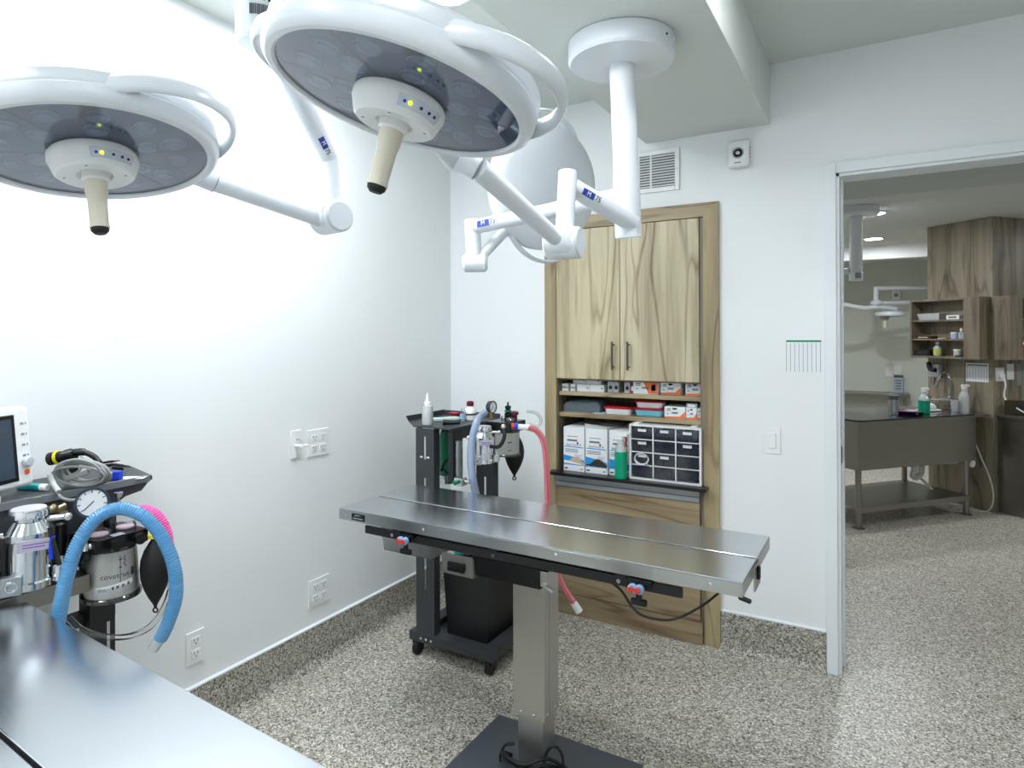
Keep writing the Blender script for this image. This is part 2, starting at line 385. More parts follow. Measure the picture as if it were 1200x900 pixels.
# ------------------------------------------------------------------ ceiling lamps
def panel_light(x0, x1, y0, y1, z, E, label):
    t = thing('ceiling_panel_light', label, 'ceiling light', ((x0+x1)/2, (y0+y1)/2, z-.012), group='ceiling light panels')
    g = G()
    for a in ((x0-.03, x0, y0-.03, y1+.03), (x1, x1+.03, y0-.03, y1+.03), (x0, x1, y0-.03, y0), (x0, x1, y1, y1+.03)): g.box(*a, z-.012, z)
    part('frame', g, WHITEPL, t); part('diffuser', G().box(x0, x1, y0, y1, z-.009, z-.001), emis('lit_panel', (244, 250, 255), E), t)
panel_light(.24, .66, -2.45, -1.2, UP, PANEL_E, 'lit ceiling panel along the left wall above the surgical lights')
panel_light(.50, 1.10, -4.25, -3.25, UP, PANEL_E*.6, 'added unseen fill panel on the ceiling toward the rear beside the left wall')  # rear panel added out of view as fill
panel_light(1.85, 2.45, -3.95, -2.75, UP, PANEL_E*.6, 'added unseen fill panel on the ceiling toward the rear on the doorway side')  # second rear panel, also added only as unseen fill
def downlight(x, y, z, label, E=None, group='round downlights in the room beyond'):
    t = thing('downlight', label, 'ceiling light', (x, y, z-.014), group=group)
    part('trim_ring', G().lathe([(.072, 0), (.090, -.002), (.090, -.008), (.074, -.012), (.070, -.006)], (x, y, z), n=32, cap=False), WHITEPL, t)
    part('lens', G().lathe([(.070, -.006), (.060, -.012), (0, -.014)], (x, y, z), n=28, cap=False), emis('lit_downlight', (246, 250, 255), E or DOWN_E), t)
for x, y, lab in ((2.0, -1.2, 'lit round downlight beside the beam on the doorway side'), (.835, -1.19, 'lit round downlight just above the upper picture edge, left of the beam')):
    downlight(x, y, UP, lab, SPOT_E, 'round downlights in the surgery room')
downlight(1.42, -1.55, LOW, 'added unseen downlight under the beam that brightens the rear lamp head', SPOT_E, 'round downlights in the surgery room')  # source added out of view to brighten the rear lamp head and column

for x, lab in ((1.2, 'added unseen fill downlight in the passage behind the back wall'), (4.2, 'added unseen fill downlight in the passage right of the doorway')): downlight(x, 1.1, UP, lab, 25.0)  # sources added out of view to brighten the ceiling drop past the doorway
# ================================================================== BUILT-IN CABINET
X0, X1, Z1 = .606, 1.479, 2.003
cab = thing('storage_cabinet', 'tall built-in light wood cabinet with two doors, open shelves and drawers', 'cabinet', (1.04, 0, 0))
ins = .064
def mitre(pts): return G().prism(pts, 0, .022, frame((0, -.022, 0), (1, 0, 0), y=(0, 0, 1)) @ Matrix.Scale(-1, 4, (0, 0, 1)) @ Matrix.Translation((0, 0, -.022)) @ Matrix.Scale(1, 4))
def board(pts, y0, y1):
    n = len(pts); g = G()
    return g.add([(x, y0, z) for x, z in pts]+[(x, y1, z) for x, z in pts], [tuple(range(n)), tuple(range(n, 2*n))[::-1]]+[(i, (i+1) % n, n+(i+1) % n, n+i) for i in range(n)])
part('frame_stile', board([(X0, 0), (X0+ins, 0), (X0+ins, Z1-ins), (X0, Z1)], -.02, -.0005), WOODF, cab)
part('frame_stile', board([(X1-ins-.004, 0), (X1, 0), (X1, Z1), (X1-ins-.004, Z1-ins)], -.02, -.0005), WOODF, cab)
part('frame_rail', board([(X0, Z1), (X0+ins, Z1-ins), (X1-ins-.004, Z1-ins), (X1, Z1)], -.02, -.0005), WOODFX, cab)
cx0, cx1 = X0+ins, X1-ins-.004
D = .34
part('side_panel', G().box(cx0-.012, cx0+.004, -.002, D, 0, 1.95), WOODDS, cab)
part('side_panel', G().box(cx1-.004, cx1+.012, -.002, D, 0, 1.95), WOODDS, cab)
part('back_panel', G().box(cx0-.012, cx1+.012, D, D+.012, 0, 1.95), WOODDS, cab)
part('top_panel', G().box(cx0, cx1, 0, D, 1.935, 1.95), WOODDS, cab)
part('shelf', G().box(cx0+.004, cx1-.004, .0, D, 1.178, 1.196), WOODDS, cab)
part('shelf', G().box(cx0+.004, cx1-.004, .008, D, 1.098, 1.118, .001), WOODFX, cab)
part('shelf', G().box(cx0+.004, cx1-.004, .008, D, .989, 1.010, .001), WOODFX, cab)
part('filler_strip', G().box(cx1-.016, cx1, -.012, .01, .72, Z1-ins-.002), WOODDS, cab)
dm = 1.0145
for a, b, mt in ((cx0+.003, dm-.0015, WOODV), (dm+.0015, cx1-.018, WOODV2)):
    d = part('cabinet_door', G().box(a, b, -.021, -.002, 1.186, Z1-ins-.004, .0015), mt, cab)
    hx = dm-.032 if b < dm+.1 and a < dm-.1 else dm+.046
    h = G().box(hx-.005, hx+.005, -.05, -.042, 1.235, 1.372, .002)
    for z in (1.25, 1.357): h.cyl((hx, -.044, z), (hx, -.0205, z), .004, n=10)
    part('handle', h, plain('dark_nickel', (92, 88, 80), .35, .9), d, 'dark metal bar handle')
CT = .718
part('countertop', G().box(.648, 1.432, -.078, D, CT-.016, CT, .002), plain('black_counter', (26, 27, 30), .3), cab)
part('finger_pull', G().box(cx0+.004, cx1-.018, -.03, -.006, .668, .700), ALU, cab)
part('finger_pull', G().box(cx0+.004, cx1-.018, -.036, -.006, .644, .665, .001), plain('light_aluminium', (190, 198, 206), .3, .7), cab)
for a, b, mt in ((.385, .640, WOODH), (.104, .381, WOODH)):
    part('drawer_front', G().box(cx0+.004, cx1-.018, -.026, -.004, a, b, .0015), mt, cab)
part('side_strip', G().box(cx1-.016, cx1+.002, -.012, .004, 0, .70), WOODDS, cab)
part('kick_panel', G().box(cx0+.002, cx1-.006, -.034, -.004, 0.001, .100, .001), WOODH, cab)

# ---- contents
def carton(name, x0, x1, y0, y1, z0, z1, label, mat=PAPER, prints=(), group=None, flap=False):
    """a small carton with printed patches on the front: (u0,u1,v0,v1,material) in fractions of the front"""
    t = thing(name, label, 'box', ((x0+x1)/2, y0, z0), group=group)
    part('carton', G().box(x0, x1, y0, y1, z0, z1, .001, 1), mat, t)
    W, H = x1-x0, z1-z0
    for i, (u0, u1, v0, v1, mt) in enumerate(prints):
        part('print', G().box(x0+u0*W, x0+u1*W, y0-.0006-.00015*i, y0+.0005, z0+v0*H, z0+v1*H), mt, t)
    return t
tz = 1.118
# silver pack and white boxes
def px_x(px, py, y): return at(px, py, y=y).x
y_ = .035
carton('silver_pack', px_x(657, 453, y_), px_x(674, 453, y_), y_, y_+.14, tz, tz+.036, 'small silver banded pack at the left end of the upper open shelf', PAPER, ((.0, 1, .36, .62, ALU), (.55, .68, 0, 1, GREYPR), (0, .1, 0, 1, GREYPR)))
for a, b, k, lab in ((676, 691, 0, 'plain white box under the stack, beside the silver pack'), (691.5, 708, 0, 'plain white box under the stack, nearer the grey emblem boxes'),
                     (670.5, 685.5, 1, 'plain white box on top of the stack, left one'), (686, 703, 1, 'plain white box on top of the stack, right one')):
    xa, xb = px_x(a, 450, y_), px_x(b, 450, y_)
    carton('white_box', xa, xb, y_+k*.012, y_+.15, tz+k*.0375, tz+.0365+k*.0375, lab, PAPER, ((.78, .88, .4, .6, GREYPR),), 'plain white boxes on the upper open shelf')
for a, b, lab in ((712, 718.5, 'narrow grey box with dark emblem, leftmost of three upright ones'), (718.8, 725, 'narrow grey box with dark emblem, middle of three upright ones'), (731.5, 738, 'narrow grey box with dark emblem, beside the red box')):
    xa, xb = px_x(a, 450, .05), px_x(b, 450, .05)
    carton('upright_box', xa, xb, .05, .19, tz, tz+.053, lab, plain('pale_grey_card', (190, 193, 196), .7), ((.25, .8, .3, .62, DKPR), (.3, .7, .7, .74, GREYPR)), 'narrow grey boxes on the upper open shelf')
carton('red_box', px_x(738.5, 450, .06), px_x(744, 450, .06), .06, .19, tz, tz+.055, 'narrow red box wedged behind the orange and white box', RED, ((.2, .8, .2, .6, PAPER),))
def suture(px0, px1, y, z, h, lab, alt=False):
    xa, xb = px_x(px0, 455, y), px_x(px1, 455, y)
    t = carton('suture_box', xa, xb, y, y+.11, z, z+h, lab, PAPER, (), 'orange and white suture boxes')
    W = xb-xa
    Mf = frame((xa, y-.0008, z), (1, 0, 0), z=(0, -1, 0)) if False else None
    def tri(pts, mt, nm='print'):
        part(nm, board([(xa+u*W, z+v*h) for u, v in pts], y-.001, y+.0005), mt, t)
    if alt:
        tri([(.42, .98), (.72, .98), (.72, .04), (.62, .04)], ORANGE); tri([(.72, .98), (.99, .98), (.99, .04), (.72, .04)], plain('salmon_print', (226, 120, 84), .6))
        tri([(.74, .7), (.9, .78), (.9, .3), (.74, .25)], DKPR)
    else:
        tri([(0.01, .02), (.99, .02), (.99, .62), (.72, .2), (0.01, .16)], ORANGE)
        tri([(.36, .9), (.62, .9), (.56, .76), (.42, .76)], DKPR, 'thumb_notch')
    for u0, u1, v in ((.12, .3, .78), (.12, .3, .66), (.36, .64, .5), (.36, .64, .42), (.12, .2, .36)):
        tri([(u0, v), (u1, v), (u1, v+.06), (u0, v+.06)], GREYPR)
    return t
suture(742, 771, .035, tz, .062, 'orange and white suture box lying with its dark window to the right', True)
suture(774, 798, .05, tz, .06, 'suture box with orange corner, middle of the upper shelf row')
suture(803, 826.5, .04, tz, .062, 'suture box with orange corner at the right end of the upper shelf')
mz = 1.010
# grey pouch
g = G(); prof = []
xa, xb = px_x(661, 475, .05), px_x(703, 475, .05)
for i in range(13):
    u = i/12
    for j in range(9):
        a = PI*j/8
        hh = .064*(1-abs(2*u-1)**9*.35)*(1+.05*math.sin(7*u+j)); x = xa+(xb-xa)*u; yy = .12-.075*math.cos(a)*(1+.04*math.sin(9*u+2*j)); zz = mz+hh*math.sin(a)**.28+.0008*math.sin(23*u+3*j)
        g.v.append(Vector((x, yy, max(mz, zz))))
for i in range(12):
    for j in range(8): g.f.append((i*9+j, (i+1)*9+j, (i+1)*9+j+1, i*9+j+1))
g.f.append(tuple(range(9))); g.f.append(tuple(range(12*9, 13*9)))
p = single('zip_pouch', g, plain('slate_fabric', (92, 106, 112), .8, var=.1, scale=90, bump=.3), 'soft slate grey pouch lying on the lower open shelf', 'pouch', smooth=50)
single('folded_sheet', G().box(px_x(696, 484, .03), px_x(708, 484, .03), .02, .10, mz, mz+.004, .001), plain('pale_blue_paper', (176, 196, 214), .7), 'pale blue folded sheet between the pouch and the lidded tub', 'paper')
def tub(pxa, pxb, y, z, label, body, h=.040, group='lidded food tubs'):
    xa, xb = px_x(pxa, 480, y), px_x(pxb, 480, y); c = ((xa+xb)/2, y+.05); hx, hy = (xb-xa)/2, .05
    t = thing('lidded_tub', label, 'food container', (c[0], c[1], z), group=group)
    def rr(hx, hy, r, zz, n=5):
        out = []
        for k, (sx, sy) in enumerate(((1, 1), (-1, 1), (-1, -1), (1, -1))):
            for i in range(n):
                a = PI/2*(k+i/(n-1)); out.append(Vector((c[0]+sx*(hx-r)+r*math.cos(a), c[1]+sy*(hy-r)+r*math.sin(a), zz)))
        return out
    def loft(rings):
        g = G(); n = len(rings[0])
        for rg in rings: g.v += rg
        for i in range(len(rings)-1):
            for k in range(n): g.f.append((i*n+k, i*n+(k+1) % n, (i+1)*n+(k+1) % n, (i+1)*n+k))
        g.f.append(tuple(range(n))); g.f.append(tuple(range((len(rings)-1)*n, len(rings)*n))); return g
    part('body', loft([rr(hx*.80, hy*.8, .014, z), rr(hx*.86, hy*.86, .018, z+.004), rr(hx*.93, hy*.93, .02, z+h*.74)]), body, t)
    part('lid', loft([rr(hx*.98, hy*.98, .022, z+h*.70), rr(hx, hy, .022, z+h*.74), rr(hx, hy, .022, z+h*.86), rr(hx*.94, hy*.94, .02, z+h*.96), rr(hx*.8, hy*.8, .02, z+h*.94)]), RED, t)
    return t
tubw = plain('tub_white', (232, 236, 238), .35); tubb = plain('tub_blue', (120, 200, 218), .3)
tub(706, 740, .04, mz, 'white tub with red lid standing alone on the lower open shelf', tubw)
tub(741, 777.5, .05, mz, 'pale blue tub with red lid, under the white one', tubb)
tub(742.5, 777, .052, mz+.0388, 'white tub with red lid, stacked on the pale blue one', tubw, .038)
suture(778.5, 803, .02, mz, .056, 'wide suture box in front on the lower shelf beside the tubs')
suture(804, 816.5, .02, mz, .055, 'narrow suture box under the silver pack on the lower shelf')
suture(817, 829, .03, mz, .053, 'suture box half hidden at the right end of the lower shelf')
carton('foil_pack', px_x(804, 475, .03), px_x(817, 475, .03), .03, .10, mz+.0555, mz+.074, 'small foil pack lying on top of the narrow suture box', ALU, ((.15, .8, .15, .85, PAPER),))
# glove cartons
def glove(pxa, pxb, y, h, lab, hill, part_hidden=False):
    xa, xb = px_x(pxa, 530, y), px_x(pxb, 530, y); W = xb-xa; z = CT
    t = carton('glove_box', xa, xb, y, y+.26, z, z+h, lab, PAPER, (), 'glove cartons on the black counter')
    def poly(pts, mt, k=0, nm='print'): return part(nm, board([(xa+u*W, z+v*h) for u, v in pts], y-.0006-.0003*k, y+.0004), mt, t)
    poly([(0.01, .14), (.99, .14), (.99, .26), (.62, .31), (.3, .34), (0.01, .36)], BLUEPR)
    if hill: poly([(.01, .17), (.99, .15)]+[(.99-.98*i/12, .20+.13*math.sin(PI*min(1, i/10))**1.3) for i in range(13)], hill, 1)
    if hill is TANPR: poly([(.02, .18), (.7, .16), (.98, .17), (.6, .20), (.3, .23), (.02, .24)], PAPER, 2)
    poly([(.06, .545), (.94, .535), (.94, .555), (.06, .565)], BLUEPR, 1)
    part('lettering', text_g('Sensi-Touch M', .0135, frame((xa+W*.5, y-.0012, z+h*.60), (1, 0, 0), z=(0, -1, 0))), DKPR, t)
    poly([(.18, .68), (.66, .68), (.66, .72), (.18, .72)], GREYPR, 1, 'barcode')
    for v in (.78, .49, .46, .43): poly([(.08 if v < .7 else .18, v), (.7, v), (.7, v+.012), (.08 if v < .7 else .18, v+.012)], GREYPR, 1)
    poly([(.05, .045), (.2, .045), (.2, .075), (.05, .075)], DKPR, 1); poly([(.8, .05), (.94, .05), (.94, .07), (.8, .07)], GREYPR, 1)
    d = G().cyl((xa+W*.68, y+.0004, z+h*.645), (xa+W*.68, y-.0012, z+h*.645), .0055, n=14); part('red_dot', d, MAGPR, t)
    for k in range(3):
        sw = [(xa+W*(.66+.08*k)+.012*math.sin(s*.9+k), y-.0012, z+h*(.3+.012*s)) for s in range(8)]
        part('scribble', G().tube(spline(sw, 3), .0006, 4), GREYPR, t)
    return t
glove(660.5, 684.8, -.012, .222, 'white and blue glove carton at the left end of the black counter', TANPR)
gb = glove(686.2, 711.5, -.014, .222, 'white and blue glove carton with open top flap and dark glove print', BROWNPR)
xa, xb = px_x(686, 500, -.014), px_x(711, 500, -.014)
part('top_flap', G().add([(xa, -.012, CT+.223), (xb, -.012, CT+.223), (xb, .06, CT+.2235), (xa, .06, CT+.2235), (xa, -.02, CT+.245), (xb, -.02, CT+.230), (xb, .055, CT+.226), (xa, .055, CT+.228)], [(4, 5, 6, 7), (0, 1, 5, 4), (3, 2, 6, 7), (0, 3, 7, 4), (1, 2, 6, 5), (0, 1, 2, 3)]), PAPER, gb)
glove(714, 738, -.006, .220, 'white and blue glove carton half hidden behind the green spray bottle', None)
# spray bottle
def spray_bottle(c, z, h, r, liquid, label, fill=.55, name='spray_bottle', facing=(1, 0), headmat=WHITEPL, body=None):
    t = thing(name, label, 'spray bottle', (c[0], c[1], z)); o = (c[0], c[1], z)
    part('bottle', G().lathe([(r*.9, 0), (r, .004), (r, h*.5), (r*.86, h*.6), (r*.5, h*.7), (r*.34, h*.75), (r*.34, h*.79)], o, n=20), body or MILKY, t)
    if liquid: part('liquid', G().lathe([(r*.905, -.0002), (r*1.006, .004), (r*1.006, h*min(fill, .5)), (r*(1.0-.14*max(0, fill-.5)/.1), h*fill)], o, n=20), liquid, t)
    fx, fy = facing; M = frame((c[0], c[1], z+h*.79), (fx, fy, 0), z=(0, 0, 1)); s = h/.2
    hd = part('spray_head', G().box(-.016*s, .028*s, -.009*s, .009*s, .012*s, .034*s, .004*s, M=M).cyl((0, 0, 0), (0, 0, .016*s), r*.42, n=14, M=M), headmat, t)
    part('nozzle', G().cyl((.026*s, 0, .026*s), (.038*s, 0, .026*s), .006*s, n=10, M=M), headmat, hd)
    part('trigger', G().tube(spline([M@Vector(p) for p in ((.018*s, 0, .014*s), (.024*s, 0, .002*s), (.020*s, 0, -.014*s), (.026*s, 0, -.03*s))], 4), .004*s, 6), plain('red_trigger', (150, 30, 30), .4) if headmat is WHITEPL and z < .8 and c[1] < 1 else headmat, hd)
    return t
spray_bottle((at(729, 561, z=CT).x-.008, -.048), CT, .235, .030, GREENL, 'translucent spray bottle half full of green liquid on the black counter', .55)
# small-parts drawer organiser
ox0, ox1, oy0, oy1, oz0, oz1 = at(737.2, 530, y=-.036).x, 1.404, -.036, .12, CT, CT+.262
org = thing('drawer_organizer', 'white framed organizer of twelve smoky clear drawers at the right end of the counter', 'organizer', ((ox0+ox1)/2, .04, CT))
fr = .010; cw = (ox1-ox0-2*fr)/3; ch = (oz1-oz0-2*fr)/4
g = G()
g.box(ox0, ox0+fr, oy0, oy1, oz0, oz1, .003).box(ox1-fr, ox1, oy0, oy1, oz0, oz1, .003).box(ox0+fr, ox1-fr, oy0, oy1, oz0, oz0+fr, .002).box(ox0+fr, ox1-fr, oy0, oy1, oz1-fr, oz1, .002)
g.box(ox0+.02, ox0+.05, oy0+.004, oy1, oz1, oz1+.008, .003).box(ox1-.05, ox1-.02, oy0+.004, oy1, oz1, oz1+.008, .003)
part('frame', g, WHITEPL, org); part('back', G().box(ox0+fr, ox1-fr, oy1-.004, oy1, oz0+fr, oz1-fr), plain('organizer_back', (70, 74, 84), .6), org)
for i in (1, 2): part('divider', G().box(ox0+fr+cw*i-.0025, ox0+fr+cw*i+.0025, oy0, oy1-.004, oz0+fr, oz1-fr), WHITEPL, org)
for j in (1, 2, 3): part('divider', G().box(ox0+fr, ox1-fr, oy0+.0005, oy1-.004, oz0+fr+ch*j-.002, oz0+fr+ch*j+.002), WHITEPL, org)
labels = {(0, 3), (1, 3), (2, 3), (0, 2), (2, 2), (0, 1), (1, 1)}
for i in range(3):
    for j in range(4):
        a = ox0+fr+cw*i+.004; b = ox0+fr+cw*(i+1)-.004; c = oz0+fr+ch*j+.0035; d = oz0+fr+ch*(j+1)-.0035
        dr = part('drawer', G().box(a, b, oy0+.003, oy0+.006, c, d).box(a, b, oy0+.006, oy1-.01, c, c+.002).box((a+b)/2-.018, (a+b)/2+.018, oy0-.004, oy0+.003, d-.006, d-.003), SMOKE, org)
        if (i, j) in labels: part('name_label', G().box((a+b)/2-.020, (a+b)/2+.020, oy0+.001, oy0+.0029, d-.020, d-.006), PAPER, dr)
        rnd = random.Random(i*7+j); g = G()
        for k in range(7):
            x, y, z = rnd.uniform(a+.015, b-.015), rnd.uniform(oy0+.02, oy1-.04), c+.004
            g.box(x-.012, x+.012, y-.01, y+.01, z, z+rnd.uniform(.008, .032), .002, 1)
        part('contents', g, plain('drawer_bits', rnd.choice([(130, 138, 156), (96, 104, 124), (160, 170, 184), (112, 132, 134)]), .4, var=.3, scale=60), dr)
# tape coil hanging over one drawer
g = G()
oc = (ox0+fr+cw*.5, oy0-.004, oz0+fr+ch*1.5)
for k in range(3): g.tube([(oc[0]+(.031+.002*k)*math.cos(a*PI/9)*(1+.05*math.sin(a+k)), oc[1]-.003*k, oc[2]+(.024+.002*k)*math.sin(a*PI/9)) for a in range(18)], .0022, 6, True)
g.tube(spline([(oc[0]+.024, oc[1], oc[2]-.018), (oc[0]+.036, oc[1]-.004, oc[2]-.028), (oc[0]+.046, oc[1]-.002, oc[2]-.034)], 4), .0022, 6)
single('tubing_coil', g, plain('clear_white_tubing', (206, 214, 222), .3), 'small loop of clear white tubing hung on a left drawer of the organizer', 'tubing')

# ================================================================== WALL FITTINGS
def outlet(c, nx, gangs, label, group='wall outlets'):
    """c = centre on the wall, nx = wall normal"""
    t = thing('wall_outlet', label, 'outlet', c, group=group); nx = Vector(nx); M = frame(c, Vector((0, 0, 1)).cross(nx), z=nx)
    w = .042*gangs+(.029 if gangs == 1 else .034)
    part('cover_plate', G().box(-w/2, w/2, -.0575, .0575, 0, .006, .003, M=M), WHITEPL, t)
    for k in range(gangs):
        x0 = (k-(gangs-1)/2)*.046
        for s in (-1, 1):
            rc = part('socket', G().box(x0-.017, x0+.017, s*.0225-.0145, s*.0225+.0145, .005, .0085, .004, M=M), WHITEPL, t)
            g = G()
            for dx in (-.0065, .0065): g.box(x0+dx-.0014, x0+dx+.0014, s*.0225-.001, s*.0225+.009, .008, .0088, M=M)
            g.cyl((x0, s*.0225-.0075, .008), (x0, s*.0225-.0075, .0088), .003, n=8, M=M)
            part('slots', g, GREYPR, rc)
    return t
outlet((0, -.99, .945), (1, 0, 0), 2, 'white four-socket outlet high on the left wall, beside the hose hook plate')
outlet((0, -.987, .305), (1, 0, 0), 2, 'white four-socket outlet low on the left wall above the baseboard')
outlet((0, -1.561, .306), (1, 0, 0), 1, 'white two-socket outlet low on the left wall below the blue hose end')
t = thing('hose_hook', 'white wall plate with a small projecting white nozzle and hook', 'wall hook', (0, -1.111, .955)); M = frame((0, -1.111, .955), (0, 1, 0), z=(1, 0, 0))
part('plate', G().box(-.027, .027, -.058, .058, 0, .006, .003, M=M), WHITEPL, t)
part('nozzle', G().cyl((0, -.005, .006), (0, -.005, .05), .008, .006, n=12, M=M).box(-.012, .022, -.011, .003, .045, .058, .004, M=M), WHITEPL, t)
part('hook', G().tube([M@Vector(p) for p in ((.0, .02, .006), (0, .022, .022), (.002, .012, .03))], .003, 8), ALU, t)
t = thing('light_switch', 'white rocker light switch beside the door frame', 'light switch', (1.698, 0, .945)); M = frame((1.698, 0, .945), (1, 0, 0), z=(0, -1, 0))
part('cover_plate', G().box(-.035, .035, -.0575, .0575, 0, .006, .003, M=M), WHITEPL, t); part('rocker', G().box(-.0165, .0165, -.033, .033, .004, .011, .003, M=M), WHITEPL, t)
# fire alarm
t = thing('alarm_sounder', 'white wall alarm with round grey speaker just below the beam', 'alarm', (1.569, 0, 2.2)); M = frame((1.569, 0, 2.2), (1, 0, 0), z=(0, -1, 0))
part('body', G().box(-.046, .046, -.06, .06, 0, .04, .014, 3, M=M), WHITEPL, t)
part('speaker', G().lathe([(.024, .036), (.024, .042), (.019, .044), (.017, .040), (.0, .040)], n=20, M=M), GREYP, t)
part('speaker_cone', G().lathe([(.009, .0405), (.009, .044), (0, .045)], n=14, M=M), plain('pale_grey', (196, 200, 200), .5), t)
for s in (-1, 1):
    for k in range(4): part('marking', G().box(s*.0465-.0006, s*.0465+.0006, -.022+.014*k, -.016+.014*k, .012, .026, M=M), REDK, t)
part('marking', G().box(-.016, .012, -.044, -.040, .0398, .0403, M=M), GREYPR, t)
# vent
t = thing('air_vent', 'white louvred air vent high on the back wall behind the ceiling column', 'vent', (1.205, 0, 2.18)); vx0, vx1, vz0, vz1 = 1.090, 1.303, 2.078, 2.277
M = frame(((vx0+vx1)/2, 0, (vz0+vz1)/2), (1, 0, 0), z=(0, -1, 0)); hw, hh = (vx1-vx0)/2, (vz1-vz0)/2
g = G(); b_ = .022
for a in ((-hw, -hw+b_, -hh, hh), (hw-b_, hw, -hh, hh), (-hw+b_, hw-b_, -hh, -hh+b_), (-hw+b_, hw-b_, hh-b_, hh)): g.box(*a, 0, .008, .002, 1, M=M)
part('frame', g, WHITEPL, t); part('duct', G().box(-hw+b_, hw-b_, -hh+b_, hh-b_, .0005, .0015, M=M), plain('dark_duct', (96, 104, 112), .8), t)
part('mullion', G().box(-hw*.32, -hw*.32+.008, -hh+b_, hh-b_, .001, .008, M=M), WHITEPL, t)
for k in range(12):
    z = -hh+b_+.007+k*.0127
    part('louvre', G().box(-hw+b_, hw-b_, -.0055, .0055, -.0006, .0006, M=M@Matrix.Translation((0, z, .005))@Matrix.Rotation(-.75, 4, 'X')), WHITEPL, t)
for s in (-1, 1): part('screw', G().ball((0, 0, 0), .003, n=8, M=M@Matrix.Translation((s*(hw-.01), 0, .008))), GREYP, t)
# wall chart
t = thing('wall_chart', 'white paper chart with green header and ruled columns beside the doorway', 'poster', (1.824, 0, 1.31)); M = frame((1.824, -.0005, 1.31), (1, 0, 0), z=(0, -1, 0))
part('sheet', G().box(-.072, .072, -.072, .072, 0, .0012, M=M), PAPER, t)
part('header', G().box(-.068, .068, .061, .069, .0012, .0017, M=M), GREENPR, t)
for k in range(9): part('column_rule', G().box(-.0685+.0165*k, -.0665+.0165*k, -.066, .059, .0012, .0017, M=M), plain('chart_grey', (150, 156, 166), .7), t)

